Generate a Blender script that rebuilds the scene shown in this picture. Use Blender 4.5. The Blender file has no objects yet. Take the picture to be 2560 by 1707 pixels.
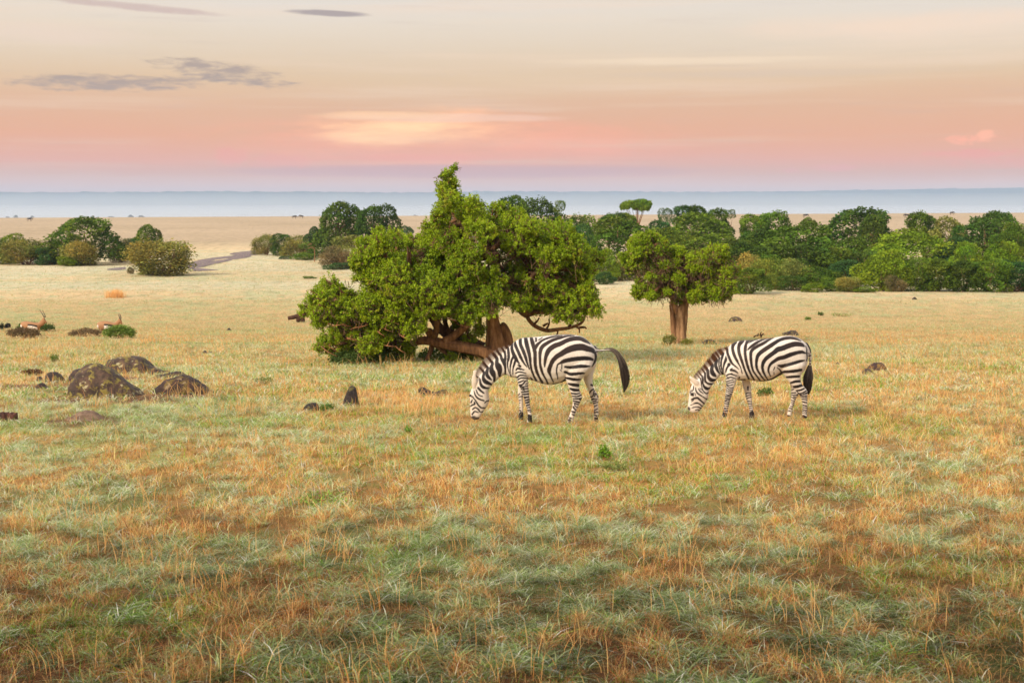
import bpy, math, random
import numpy as np
from mathutils import Vector
random.seed(7); rng = np.random.default_rng(11)
SC = bpy.context.scene
COL = SC.collection
R = math.radians

# ------------------------------------------------------------------ camera
FPX = 3555.6                      # focal length in photo pixels (50 mm on 36 mm over 2560 px)
PITCH = math.atan((853.5 - 530.0) / FPX)
CAMZ = 3.15
cam_d = bpy.data.cameras.new('camera'); cam = bpy.data.objects.new('camera', cam_d); COL.objects.link(cam)
cam.location = (0, 0, CAMZ); cam.rotation_euler = (math.pi/2 - PITCH, 0, 0)
cam_d.lens = 50; cam_d.sensor_width = 36; cam_d.clip_start = 0.1; cam_d.clip_end = 40000
cam_d.dof.use_dof = True; cam_d.dof.focus_distance = 22.0; cam_d.dof.aperture_fstop = 4.0
SC.camera = cam
SC.render.resolution_x = 1024; SC.render.resolution_y = 682
SC.view_settings.view_transform = 'Standard'; SC.view_settings.look = 'None'
SC.view_settings.exposure = 0.75; SC.view_settings.gamma = 1.0
SC.cycles.max_bounces = 8; SC.cycles.diffuse_bounces = 4; SC.cycles.transmission_bounces = 4
SC.cycles.volume_bounces = 2; SC.cycles.transparent_max_bounces = 8

def ray(px, py):
    a = (px - 1280.0) / FPX; b = (853.5 - py) / FPX
    c, s = math.cos(PITCH), math.sin(PITCH)
    return (a, c + b * s, -s + b * c)
def at(px, py, Y):
    d = ray(px, py); t = Y / d[1]
    return Vector((d[0] * t, Y, CAMZ + d[2] * t))
def azel(px, py):
    d = Vector(ray(px, py)).normalized()
    return math.degrees(math.atan2(d.x, d.y)), math.degrees(math.asin(d.z))

# ------------------------------------------------------------------ node helper
class NT:
    def __init__(s, tree): s.t = tree; s.n = tree.nodes; s.l = tree.links
    def add(s, typ, **kw):
        n = s.n.new(typ)
        for k, v in kw.items(): setattr(n, k, v)
        return n
    def put(s, sock, v):
        if isinstance(v, bpy.types.NodeSocket): s.l.new(v, sock)
        elif v is not None: sock.default_value = v
    def m(s, op, a, b=None, c=None, clamp=False):
        n = s.n.new('ShaderNodeMath'); n.operation = op; n.use_clamp = clamp
        for i, v in enumerate((a, b, c)):
            if v is not None: s.put(n.inputs[i], v)
        return n.outputs[0]
    def ss(s, v, lo, hi):
        n = s.n.new('ShaderNodeMapRange'); n.interpolation_type = 'SMOOTHSTEP'
        s.put(n.inputs['Value'], v); s.put(n.inputs['From Min'], lo); s.put(n.inputs['From Max'], hi)
        return n.outputs[0]
    def mix(s, f, a, b, typ='MIX'):
        n = s.n.new('ShaderNodeMix'); n.data_type = 'RGBA'; n.blend_type = typ
        s.put(n.inputs[0], f); s.put(n.inputs[6], a); s.put(n.inputs[7], b)
        return n.outputs[2]
    def noise(s, vec, scale, detail=4, rough=.5, out=0, dist=0.0):
        n = s.n.new('ShaderNodeTexNoise'); s.put(n.inputs['Vector'], vec)
        n.inputs['Scale'].default_value = scale; n.inputs['Detail'].default_value = detail
        n.inputs['Roughness'].default_value = rough; n.inputs['Distortion'].default_value = dist
        return n.outputs[out]
    def comb(s, x, y, z):
        n = s.n.new('ShaderNodeCombineXYZ')
        for i, v in enumerate((x, y, z)): s.put(n.inputs[i], v)
        return n.outputs[0]
    def mapping(s, vec, scale):
        n = s.n.new('ShaderNodeMapping'); s.put(n.inputs['Vector'], vec); n.inputs['Scale'].default_value = scale
        return n.outputs[0]
    def ramp(s, f, stops, interp='LINEAR'):
        n = s.n.new('ShaderNodeValToRGB'); n.color_ramp.interpolation = interp
        e = n.color_ramp.elements
        while len(e) > 1: e.remove(e[-1])
        e[0].position = stops[0][0]; e[0].color = rgba(stops[0][1])
        for p, c in stops[1:]:
            k = e.new(p); k.color = rgba(c)
        s.put(n.inputs[0], f)
        return n.outputs[0]
def rgba(c): return (c[0], c[1], c[2], 1.0)
def lin1(v):
    v /= 255.0
    return v / 12.92 if v <= .04045 else ((v + .055) / 1.055) ** 2.4
def srgb(r, g, b, k=1.0): return (lin1(r) * k, lin1(g) * k, lin1(b) * k)

# ------------------------------------------------------------------ world: Nishita sky seen through a high sunset veil of cloud
SUN_EL, SUN_AZ = 31.0, -135.0     # behind the camera, to its left
W = bpy.data.worlds.new('World'); SC.world = W; W.use_nodes = True
w = NT(W.node_tree); w.n.clear()
SKY_STRENGTH = 0.1
tc = w.add('ShaderNodeTexCoord'); sep = w.add('ShaderNodeSeparateXYZ'); w.l.new(tc.outputs['Generated'], sep.inputs[0])
el = w.m('MULTIPLY', w.m('ARCSINE', sep.outputs[2]), 57.2958)
az = w.m('MULTIPLY', w.m('ARCTAN2', sep.outputs[0], sep.outputs[1]), 57.2958)
sky = w.add('ShaderNodeTexSky', sky_type='NISHITA', sun_disc=False, sun_elevation=R(SUN_EL), sun_rotation=R(SUN_AZ))
sky.air_density = 1.0; sky.dust_density = 2.0
warp1 = w.m('SUBTRACT', w.noise(w.comb(w.m('MULTIPLY', az, .05), w.m('MULTIPLY', el, .35), 3.1), 1.0, 4), .5)
elw = w.m('ADD', el, w.m('MULTIPLY', warp1, 1.2))
def E(y): return (azel(1280, y)[1] + 1.0) / 14.0
veil = w.ramp(w.m('DIVIDE', w.m('ADD', elw, 1.0), 14.0), [
    (0.0, srgb(160, 140, 120)), (E(532), srgb(225, 185, 175)), (E(500), srgb(242, 196, 172)), (E(465), srgb(244, 187, 160)),
    (E(430), srgb(232, 162, 126)), (E(395), srgb(244, 158, 116)), (E(340), srgb(242, 164, 106)),
    (E(270), srgb(232, 176, 128)), (E(200), srgb(230, 195, 152)), (E(130), srgb(231, 209, 180)), (E(60), srgb(233, 218, 198)),
    (E(0), srgb(230, 220, 208)), (1.0, srgb(226, 222, 220))])
streak = w.noise(w.comb(w.m('MULTIPLY', az, .035), w.m('MULTIPLY', el, .9), 8.0), 1.3, 6, .55)
streak2 = w.noise(w.comb(w.m('MULTIPLY', az, .12), w.m('MULTIPLY', el, 2.2), 2.0), 1.5, 6, .6)
veil = w.mix(w.m('MULTIPLY', w.ss(streak, .50, .72), .40), veil, rgba(srgb(248, 218, 188)))
veil = w.mix(w.m('MULTIPLY', w.ss(streak2, .52, .80), .25), veil, rgba(srgb(205, 180, 165)))
NS = {}
for key, sc_, det in (('soft', (.22, 1.1), 4), ('puff', (1.5, 3.6), 5), ('torn', (.95, 4.2), 8)):
    NS[key] = w.m('SUBTRACT', w.noise(w.comb(w.m('MULTIPLY', az, sc_[0]), w.m('MULTIPLY', el, sc_[1]), 4.4), 1.0, det, .62, dist=.3), .5)
def blob(x, y, rx, ry, tilt=0.0, kind='soft', namp=1.1, soft=.6, off=0.0):
    a0, e0 = azel(x, y); ra = rx / FPX * 57.3; re_ = ry / FPX * 57.3
    da = w.m('SUBTRACT', az, a0); de = w.m('SUBTRACT', w.m('SUBTRACT', el, e0), w.m('MULTIPLY', da, tilt))
    q = w.m('ADD', w.m('POWER', w.m('ABSOLUTE', w.m('DIVIDE', da, ra)), 2.0), w.m('POWER', w.m('ABSOLUTE', w.m('DIVIDE', de, re_)), 2.0))
    v = w.m('ADD', w.m('SUBTRACT', 1.0 + off, q), w.m('MULTIPLY', NS[kind], namp * 4))
    return w.ss(v, 0.0, soft)
def lay(base, x, y, rx, ry, colr, op, **kw):
    return w.mix(w.m('MULTIPLY', blob(x, y, rx, ry, **kw), op), base, rgba(colr))
v = veil
for args, kw in (
    ((1100, 360, 640, 82, srgb(255, 156, 108, 1.12), .85), dict(soft=1.4, namp=.55)),
    ((1040, 330, 330, 64, srgb(255, 186, 122, 1.3), .95), dict(soft=1.6, namp=.6)),
    ((1010, 338, 240, 44, srgb(255, 216, 150, 1.4), .8), dict(soft=1.8, namp=.7)),
    ((1130, 296, 330, 12, srgb(254, 204, 172), .6), dict(soft=1.0, namp=.6)),
    ((960, 289, 190, 13, srgb(255, 206, 150, 1.2), .5), dict(soft=1.0, namp=.3)),
    ((1080, 395, 330, 12, srgb(255, 152, 116), .8), dict(soft=1.2, namp=.3)),
    ((1180, 428, 700, 20, srgb(214, 150, 140), .85), dict(soft=.9, namp=.25)),
    ((578, 395, 56, 30, srgb(255, 150, 118), .6), dict(soft=1.0, kind='puff', namp=.9)),
    ((700, 402, 120, 18, srgb(250, 150, 124), .45), dict(soft=1.0, kind='puff', namp=.9)),
    ((2440, 348, 76, 14, srgb(255, 160, 112, 1.2), .95), dict(soft=1.6, kind='puff', namp=1.1)),
    ((2465, 338, 26, 16, srgb(255, 168, 120, 1.2), .9), dict(soft=.9, kind='puff', namp=.5)),
    ((2430, 385, 130, 11, srgb(255, 148, 118), .7), dict(soft=1.0, kind='puff', namp=.9)),
    ((2500, 400, 170, 26, srgb(250, 150, 120), .5), dict(soft=1.2, kind='puff', namp=.9)),
    ((2090, 419, 70, 10, srgb(248, 156, 136), .7), dict(soft=1.0, kind='puff', namp=.7)),
    ((1975, 427, 30, 7, srgb(244, 158, 140), .7), dict(soft=1.0, kind='puff', namp=.6)),
    ((2330, 60, 520, 40, srgb(251, 220, 192), .75), dict(soft=1.3, namp=.4)),
    ((1750, 152, 460, 12, srgb(248, 221, 186), .8), dict(soft=1.2, namp=.4)),
    ((1950, 185, 600, 12, srgb(222, 195, 170), .45), dict(soft=1.2, namp=.4)),
    ((90, 85, 300, 32, srgb(240, 214, 192), .8), dict(soft=1.3, namp=.4)),
    ((270, 207, 240, 22, srgb(168, 147, 134), .88), dict(soft=1.5, tilt=.02, kind='torn', namp=1.05, off=.25)),
    ((560, 182, 170, 26, srgb(168, 147, 134), .88), dict(soft=1.5, tilt=-.14, kind='torn', namp=1.15, off=.2)),
    ((825, 34, 118, 9, srgb(170, 156, 152), .95), dict(soft=.8, tilt=-.03, kind='torn', namp=.22)),
    ((330, 17, 260, 11, srgb(206, 180, 170), .8), dict(soft=.9, tilt=-.065, kind='torn', namp=.3))):
    v = lay(v, *args, **kw)
veil10 = w.mix(1.0, v, (.62/SKY_STRENGTH,)*3 + (1,), 'MULTIPLY')
skyb = w.mix(1.0, sky.outputs[0], (1.1, 1.0, .95, 1), 'MULTIPLY')
high = w.mix(.62, skyb, rgba((8.7, 8.4, 8.2)))
fin = w.mix(w.ss(el, 11.0, 34.0), veil10, high)
fin = w.mix(w.ss(el, -.6, -3.0), fin, rgba((1.8, 1.6, 1.1)))
bg = w.add('ShaderNodeBackground'); w.put(bg.inputs[0], fin); bg.inputs[1].default_value = SKY_STRENGTH
wo = w.add('ShaderNodeOutputWorld'); w.l.new(bg.outputs[0], wo.inputs[0])
W.cycles.sampling_method = 'MANUAL'; W.cycles.sample_map_resolution = 512

sun_d = bpy.data.lights.new('sun', 'SUN'); sun = bpy.data.objects.new('sun', sun_d); COL.objects.link(sun)
sun_d.energy = 2.8; sun_d.angle = R(13); sun_d.color = (1.0, .86, .68)
sd = Vector((math.sin(R(SUN_AZ)) * math.cos(R(SUN_EL)), math.cos(R(SUN_AZ)) * math.cos(R(SUN_EL)), math.sin(R(SUN_EL))))
sun.rotation_euler = sd.to_track_quat('Z', 'Y').to_euler()

# ------------------------------------------------------------------ helpers: noise, terrain, meshes
def hash2(i, j, seed):
    h = (i.astype(np.int64) * 374761393 + j.astype(np.int64) * 668265263 + seed * 1442695041) & 0xFFFFFFFF
    h = ((h ^ (h >> 13)) * 1274126177) & 0xFFFFFFFF
    h = ((h ^ (h >> 16)) * 2246822519) & 0xFFFFFFFF
    return ((h ^ (h >> 15)) & 0xFFFFFF) / float(0xFFFFFF)
def vn(x, y, seed=0):
    x = np.asarray(x, float); y = np.asarray(y, float)
    i = np.floor(x); j = np.floor(y); fx = x - i; fy = y - j
    fx = fx * fx * (3 - 2 * fx); fy = fy * fy * (3 - 2 * fy)
    a = hash2(i, j, seed); b = hash2(i + 1, j, seed); c = hash2(i, j + 1, seed); d = hash2(i + 1, j + 1, seed)
    return (a * (1 - fx) + b * fx) * (1 - fy) + (c * (1 - fx) + d * fx) * fy
def fbm(x, y, oct=4, seed=0):
    s = 0; a = .5; t = 0
    for k in range(oct):
        s = s + a * vn(x * 2 ** k + 17.3 * k, y * 2 ** k - 9.1 * k, seed + k); t += a; a *= .5
    return s / t
def sm(v, lo, hi):
    t = np.clip((v - lo) / (hi - lo), 0, 1); return t * t * (3 - 2 * t)
def terrain(x, y):
    x = np.asarray(x, float); y = np.asarray(y, float)
    z = np.interp(y, [-100, 20, 26, 78, 90, 170, 690, 780, 2000, 8300, 8800, 9100, 30000],
                  [0, 0, -.2, -2.8, -3.0, -3.0, 0, 0, -24, -24, -10, -8, -8])
    rise = sm(y, 180, 680) * (1 - sm(y, 760, 1900)) * (1.35 + 1.35 * np.clip(x / 270, -1.3, 1.8))
    z = z + rise
    near = 1 - sm(y, 200, 500)
    z = z + near * (.16 * (fbm(x / 9, y / 9, 3, 3) - .5) + .07 * (fbm(x / 1.6, y / 1.6, 2, 5) - .5))
    z = z + .25 * (1 - near) * (fbm(x / 60, y / 60, 2, 9) - .5) * (1 - sm(y, 600, 700))
    return z
def ground(px, py, start=6.0):
    """point where the sight line through a photo pixel meets the terrain"""
    d = ray(px, py); t = start
    while t < 9000:
        x, y, z = d[0] * t, d[1] * t, CAMZ + d[2] * t
        g = float(terrain(x, y))
        if z <= g: break
        t += max(.02, (z - g) * 1.5)
    return Vector((x, y, g))

def tag(o, label=None, cat=None, group=None, kind=None):
    if label: o['label'] = label
    if cat: o['category'] = cat
    if group: o['group'] = group
    if kind: o['kind'] = kind
    return o
def link(o, parent=None):
    COL.objects.link(o)
    if parent is not None: o.parent = parent
    return o
def empty(name, loc, label, cat, group=None):
    o = bpy.data.objects.new(name, None); o.location = loc; o.empty_display_size = .3
    link(o); return tag(o, label, cat, group)
def mesh_np(name, V, F, mat, col=None, smooth=True, midx=None):
    """V (n,3); F: (m,k) index array, or a list of such arrays"""
    V = np.asarray(V, np.float32); Fs = F if isinstance(F, list) else [F]
    Fs = [np.asarray(f, np.int32) for f in Fs if len(f)]
    me = bpy.data.meshes.new(name)
    me.vertices.add(len(V)); me.vertices.foreach_set('co', V.ravel())
    nl = sum(f.size for f in Fs); npoly = sum(len(f) for f in Fs)
    me.loops.add(nl); me.loops.foreach_set('vertex_index', np.concatenate([f.ravel() for f in Fs]))
    me.polygons.add(npoly)
    st = []; o = 0
    for f in Fs:
        st.append(o + np.arange(len(f), dtype=np.int32) * f.shape[1]); o += f.size
    me.polygons.foreach_set('loop_start', np.concatenate(st).astype(np.int32))
    me.update(calc_edges=True)
    mats = mat if isinstance(mat, (list, tuple)) else [mat]
    for m_ in mats: me.materials.append(m_)
    if midx is not None: me.polygons.foreach_set('material_index', np.asarray(midx, np.int32))
    if smooth: me.polygons.foreach_set('use_smooth', np.ones(npoly, bool))
    if col is not None:
        ca = me.color_attributes.new('Col', 'FLOAT_COLOR', 'POINT')
        c = np.ones((len(V), 4), np.float32); c[:, :3] = col
        ca.data.foreach_set('color', c.ravel())
    return me
def obj(name, me, parent=None, loc=None):
    o = bpy.data.objects.new(name, me); link(o, parent)
    if loc is not None: o.location = loc
    return o

def catmull(P, n):
    """resample rows of P (k,d) with n steps per span"""
    P = np.asarray(P, float); Q = np.vstack([2 * P[0] - P[1], P, 2 * P[-1] - P[-2]])
    out = []
    for i in range(1, len(Q) - 2):
        p0, p1, p2, p3 = Q[i - 1], Q[i], Q[i + 1], Q[i + 2]
        for k in range(n):
            t = k / n
            out.append(.5 * (2 * p1 + (p2 - p0) * t + (2 * p0 - 5 * p1 + 4 * p2 - p3) * t * t + (3 * p1 - p0 - 3 * p2 + p3) * t ** 3))
    out.append(Q[-2]); return np.array(out)
def loft_rings(C, A, B, nseg=20, sq=1.0):
    """rings C + A cos + B sin, capped; C, A, B are (k,3)"""
    k = len(C); th = np.linspace(0, 2 * np.pi, nseg, endpoint=False)
    c = np.cos(th); s = np.sin(th)
    c = np.sign(c) * np.abs(c) ** sq; s = np.sign(s) * np.abs(s) ** sq
    V = (C[:, None, :] + A[:, None, :] * c[None, :, None] + B[:, None, :] * s[None, :, None]).reshape(-1, 3)
    i = np.arange(k - 1)[:, None] * nseg; j = np.arange(nseg)[None, :]; j2 = (j + 1) % nseg
    F = np.stack([i + j, i + j2, i + nseg + j2, i + nseg + j], -1).reshape(-1, 4)
    V = np.vstack([V, C[0], C[-1]]); n = len(V)
    T = [[(jj + 1) % nseg, jj, n - 2] for jj in range(nseg)] + [[(k - 1) * nseg + jj, (k - 1) * nseg + (jj + 1) % nseg, n - 1] for jj in range(nseg)]
    return V, F, np.array(T)
class Geo:
    def __init__(s): s.V = []; s.Q = []; s.T = []; s.C = []; s.n = 0; s.mq = []; s.mt = []
    def add(s, V, Q=None, T=None, col=(1, 1, 1), m=0):
        V = np.asarray(V, float)
        if Q is not None and len(Q): s.Q.append(np.asarray(Q) + s.n); s.mq.append(np.full(len(Q), m))
        if T is not None and len(T): s.T.append(np.asarray(T) + s.n); s.mt.append(np.full(len(T), m))
        s.V.append(V); s.n += len(V)
        c = np.asarray(col, float); s.C.append(np.broadcast_to(c, (len(V), 3)))
    def tube(s, pts, rad, nseg=8, sub=3, col=(1, 1, 1), gnarl=0.0, m=0, seed=1):
        D = catmull(np.column_stack([np.array(pts, float), np.array(rad, float)]), sub)
        C = D[:, :3]; r = np.maximum(D[:, 3], .001)
        T = np.gradient(C, axis=0); T /= np.linalg.norm(T, axis=1)[:, None] + 1e-9
        up = np.array([0.12, .31, 1.0]) if abs(T[:, 2]).mean() < .8 else np.array([1.0, .2, 0.1])
        A = np.cross(T, up); A /= np.linalg.norm(A, axis=1)[:, None] + 1e-9
        B = np.cross(T, A)
        V, F, Tt = loft_rings(C, A * r[:, None], B * r[:, None], nseg)
        if gnarl:
            k = len(C); ring = V[:k * nseg].reshape(k, nseg, 3); cen = C[:, None, :]
            th = np.linspace(0, 2 * np.pi, nseg, endpoint=False)[None, :]; tt = np.arange(k)[:, None] / max(1, sub)
            nz = 1 + gnarl * (fbm(2.2 * np.cos(th) + seed * 7 + 0 * tt, 2.2 * np.sin(th) + tt * .55, 3, 40 + seed) - .5) * 2 \
                + gnarl * .5 * np.sin(th * 5 + tt * .4 + seed)
            ring = cen + (ring - cen) * nz[:, :, None]
            V[:k * nseg] = ring.reshape(-1, 3)
        s.add(V, F, Tt, col, m)
    def mesh(s, name, mat, smooth=True):
        V = np.vstack(s.V); C = np.vstack(s.C); fs = []; mi = []
        if s.Q: fs.append(np.vstack(s.Q)); mi += s.mq
        if s.T: fs.append(np.vstack(s.T)); mi += s.mt
        return mesh_np(name, V, fs, mat, C, smooth, np.concatenate(mi))

# ------------------------------------------------------------------ materials
def mat(name):
    m = bpy.data.materials.new(name); m.use_nodes = True; t = NT(m.node_tree)
    t.n.clear(); o = t.add('ShaderNodeOutputMaterial'); return m, t, o
def col_attr(t):
    a = t.add('ShaderNodeAttribute', attribute_name='Col'); return a.outputs['Color']
def leafy(name, trans=.3, rough=.55, objcol=False, spec=.25):
    m, t, o = mat(name); c = col_attr(t)
    if objcol:
        oi = t.add('ShaderNodeObjectInfo'); c = t.mix(1.0, c, oi.outputs['Color'], 'MULTIPLY')
    p = t.add('ShaderNodeBsdfPrincipled'); t.put(p.inputs['Base Color'], c); p.inputs['Roughness'].default_value = rough
    p.inputs['Specular IOR Level'].default_value = spec
    tr = t.add('ShaderNodeBsdfTranslucent'); t.put(tr.inputs[0], c)
    mx = t.add('ShaderNodeMixShader'); mx.inputs[0].default_value = trans
    t.l.new(p.outputs[0], mx.inputs[1]); t.l.new(tr.outputs[0], mx.inputs[2]); t.l.new(mx.outputs[0], o.inputs[0]); return m
def bumpy(name, color_fn, rough=.8, bump=.4, bscale=8, bstretch=(1, 1, 1), dist=.05, spec=.3):
    m, t, o = mat(name); tcn = t.add('ShaderNodeTexCoord'); ob = tcn.outputs['Object']
    p = t.add('ShaderNodeBsdfPrincipled'); c = color_fn(t, ob)
    t.put(p.inputs['Base Color'], c); p.inputs['Roughness'].default_value = rough; p.inputs['Specular IOR Level'].default_value = spec
    b = t.add('ShaderNodeBump'); b.inputs['Strength'].default_value = bump; b.inputs['Distance'].default_value = dist
    t.put(b.inputs['Height'], t.noise(t.mapping(ob, bstretch), bscale, 8, .65)); t.l.new(b.outputs[0], p.inputs['Normal'])
    t.l.new(p.outputs[0], o.inputs[0]); return m
M_GRASS = leafy('grass_blades', .45, .6)
M_LEAF = leafy('tree_leaves', .30, .5)
M_FARLEAF = leafy('distant_leaves', .25, .7, True, .1)
def bark_col(t, ob):
    n = t.noise(t.mapping(ob, (1, 1, .22)), 9, 8, .65)
    c = t.ramp(n, [(.28, (.055, .028, .014)), (.45, (.20, .105, .05)), (.60, (.34, .19, .095)), (.75, (.50, .33, .19))])
    return t.mix(1.0, c, col_attr(t), 'MULTIPLY')
M_BARK = bumpy('bark', bark_col, .85, .9, 14, (1, 1, .2), .06)
def twig_col(t, ob):
    return t.ramp(t.noise(ob, 6, 3), [(.3, (.07, .035, .02)), (.7, (.22, .13, .075))])
M_TWIG = bumpy('twig_bark', twig_col, .9, .2)
def rock_col(t, ob):
    base = t.ramp(t.noise(ob, 5, 8, .7), [(.30, (.010, .007, .005)), (.5, (.050, .030, .021)), (.72, (.135, .078, .050))])
    l1 = t.ss(t.noise(ob, 7.0, 6, .65, dist=.6), .50, .60)
    base = t.mix(t.m('MULTIPLY', l1, .8), base, rgba((.20, .165, .030)))
    l2 = t.ss(t.noise(t.mapping(ob, (1.3, 1.3, 1.7)), 4.1, 5, .6), .62, .66)
    base = t.mix(t.m('MULTIPLY', l2, .8), base, rgba((.36, .33, .20)))
    oi = t.add('ShaderNodeObjectInfo')
    return t.mix(1.0, base, oi.outputs['Color'], 'MULTIPLY')
M_ROCK = bumpy('lichen_rock', rock_col, .55, .9, 7, (1, 1, 1), .08, .3)
M_STUMP = bumpy('stump_wood', lambda t, ob: t.ramp(t.noise(t.mapping(ob, (1, 1, .2)), 14, 6), [(.3, (.02, .009, .006)), (.7, (.12, .045, .03))]), .8, .8, 12, (1, 1, .2))
# ------------------------------------------------------------------ ground
def zone(x, y):
    """patch weights of the sward: (sage, orange, green)"""
    wx = x + 2.0 * (fbm(x / 5, y / 5, 2, 60) - .5); wy = y + 2.0 * (fbm(x / 5, y / 5, 2, 61) - .5)
    n1 = fbm(wx / 2.6, wy / 2.6, 4, 21); n2 = fbm(wx / 1.1 + 50, wy / 1.1, 3, 22); n3 = fbm(wx / 14, wy / 26, 3, 23)
    sage = .24 * n1 + .22 * n2 + .22 * n3 + .32 * fbm(x / .42, y / .42, 2, 91)
    # greener, dewy lawn round the boulders, below the big tree and at the left
    def g(cx, cy, rx, ry): return np.exp(-((x - cx) / rx) ** 2 - ((y - cy) / ry) ** 2)
    sage = sage + .13 * g(-6.5, 22, 3.2, 3.0) + .15 * g(-1.5, 33.5, 6.5, 3.4) + .12 * g(8, 44, 9, 4)
    sage = sage - .08 * g(7.5, 19, 4, 5) - .06 * g(0, 24, 4, 2.5) - .05 * g(14, 32, 6, 6)
    green = fbm(wx / 1.8 + 90, wy / 1.8, 3, 25)
    return sage, n2, green
ROCKS_AT = [ground(px, py) for px, py in ((250, 992), (110, 962), (310, 945), (455, 985), (180, 1000), (330, 992), (200, 1045))]
def bare(x, y):
    b = np.zeros_like(x)
    for g in ROCKS_AT: b = np.maximum(b, np.exp(-((x - g.x) / 1.0) ** 2 - ((y - g.y + .35) / .95) ** 2))
    return np.clip(b + (fbm(x / .5, y / .5, 3, 95) - .5) * .9 * (b > .05), 0, 1)
gx = np.concatenate([np.linspace(-80, -26, 28)[:-1], np.linspace(-26, 26, 520), np.linspace(26, 80, 28)[1:]])
gd = np.concatenate([np.geomspace(2.5, 9, 12)[:-1], np.geomspace(9, 250, 420)[:-1], np.geomspace(250, 1000, 130)[:-1], np.geomspace(1000, 11500, 60)])
TH, DD = np.meshgrid(np.radians(gx), gd)
GX = DD * np.tan(np.clip(TH, -1.3, 1.3)); GY = DD.copy()
GZ = terrain(GX, GY)
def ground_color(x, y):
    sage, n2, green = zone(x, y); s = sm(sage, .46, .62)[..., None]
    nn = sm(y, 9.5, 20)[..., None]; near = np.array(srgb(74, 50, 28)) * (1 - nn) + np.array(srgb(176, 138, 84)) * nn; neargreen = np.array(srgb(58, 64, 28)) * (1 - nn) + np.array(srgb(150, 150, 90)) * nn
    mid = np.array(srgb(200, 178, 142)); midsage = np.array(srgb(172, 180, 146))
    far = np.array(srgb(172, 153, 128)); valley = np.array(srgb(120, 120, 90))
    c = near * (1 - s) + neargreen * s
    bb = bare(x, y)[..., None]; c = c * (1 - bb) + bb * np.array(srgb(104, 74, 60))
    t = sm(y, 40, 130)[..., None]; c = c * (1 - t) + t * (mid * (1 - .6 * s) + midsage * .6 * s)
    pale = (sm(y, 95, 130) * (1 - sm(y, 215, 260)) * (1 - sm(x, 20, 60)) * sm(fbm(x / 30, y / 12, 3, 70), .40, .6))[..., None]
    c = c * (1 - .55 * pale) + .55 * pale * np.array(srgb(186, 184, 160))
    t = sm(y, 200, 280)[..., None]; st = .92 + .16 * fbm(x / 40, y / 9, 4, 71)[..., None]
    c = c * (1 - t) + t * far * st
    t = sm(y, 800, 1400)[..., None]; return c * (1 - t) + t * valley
nr, nc = GX.shape
idx = np.arange(nr * nc).reshape(nr, nc)
GF = np.stack([idx[:-1, :-1], idx[:-1, 1:], idx[1:, 1:], idx[1:, :-1]], -1).reshape(-1, 4)
M_GROUND, t, o = mat('savanna_soil')
tcn = t.add('ShaderNodeTexCoord'); ob = tcn.outputs['Object']
n1 = t.noise(t.mapping(ob, (.9, .35, 1)), 1.0, 8, .7); n2 = t.noise(ob, 7.0, 8, .75)
n3 = t.noise(t.mapping(ob, (.03, .012, 1)), 1.0, 6, .6)
c = t.mix(1.0, col_attr(t), t.ramp(n1, [(.3, (.62, .64, .56)), (.5, (1, 1, 1)), (.7, (1.16, 1.12, 1.05))]), 'MULTIPLY')
c = t.mix(1.0, c, t.ramp(n2, [(.3, (.70, .68, .62)), (.5, (1, 1, 1)), (.72, (1.2, 1.17, 1.1))]), 'MULTIPLY')
c = t.mix(1.0, c, t.ramp(n3, [(.3, (.90, .90, .86)), (.6, (1.06, 1.05, 1.04))]), 'MULTIPLY')
p = t.add('ShaderNodeBsdfPrincipled'); t.put(p.inputs['Base Color'], c); p.inputs['Roughness'].default_value = .95; p.inputs['Specular IOR Level'].default_value = .1
b = t.add('ShaderNodeBump'); b.inputs['Strength'].default_value = .6; b.inputs['Distance'].default_value = .12
t.put(b.inputs['Height'], t.noise(ob, 2.2, 8, .75)); t.l.new(b.outputs[0], p.inputs['Normal']); t.l.new(p.outputs[0], o.inputs[0])
GV = np.stack([GX, GY, GZ], -1).reshape(-1, 3)
tag(obj('ground', mesh_np('ground', GV, GF, M_GROUND, ground_color(GX, GY).reshape(-1, 3))), 'pale tan savanna plain running to the horizon', kind='structure')

# dark muddy track on the left, beyond the olive bush
M_MUD = bumpy('mud', lambda t, ob: t.ramp(t.noise(ob, .8, 6, .7), [(.3, (.10, .07, .075)), (.7, (.24, .18, .17))]), .8, .4)
def track(name, top, bot, label):
    V = []; n = len(top)
    for (a, b_) in zip(top, bot):
        for k in range(5):
            f = k / 4; g = ground(a[0] * (1 - f) + b_[0] * f, a[1] * (1 - f) + b_[1] * f)
            V.append((g.x, g.y, g.z + .03))
    F = [[i * 5 + k, (i + 1) * 5 + k, (i + 1) * 5 + k + 1, i * 5 + k + 1] for i in range(n - 1) for k in range(4)]
    tag(obj(name, mesh_np(name, V, np.array(F), M_MUD)), label, kind='structure')
track('dirt_track', [(470, 659), (500, 650), (530, 645), (575, 640), (620, 634), (650, 630)], [(470, 672), (500, 669), (530, 662), (575, 652), (620, 644), (650, 636)], 'dark muddy track curving away behind the olive bush')
track('dirt_track', [(480, 668), (500, 671), (520, 673), (545, 675)], [(480, 678), (500, 678), (520, 677), (545, 676)], 'short dark mud strip right of the olive bush')
track('dirt_track', [(575, 634), (600, 630), (635, 627), (668, 626)], [(575, 637), (600, 639), (635, 638), (668, 633)], 'dark wet mud patch at the far end of the track')
track('dirt_track', [(268, 673), (290, 670), (314, 668)], [(268, 675), (290, 676), (314, 674)], 'thin dark mud strip left of the olive bush')

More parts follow.
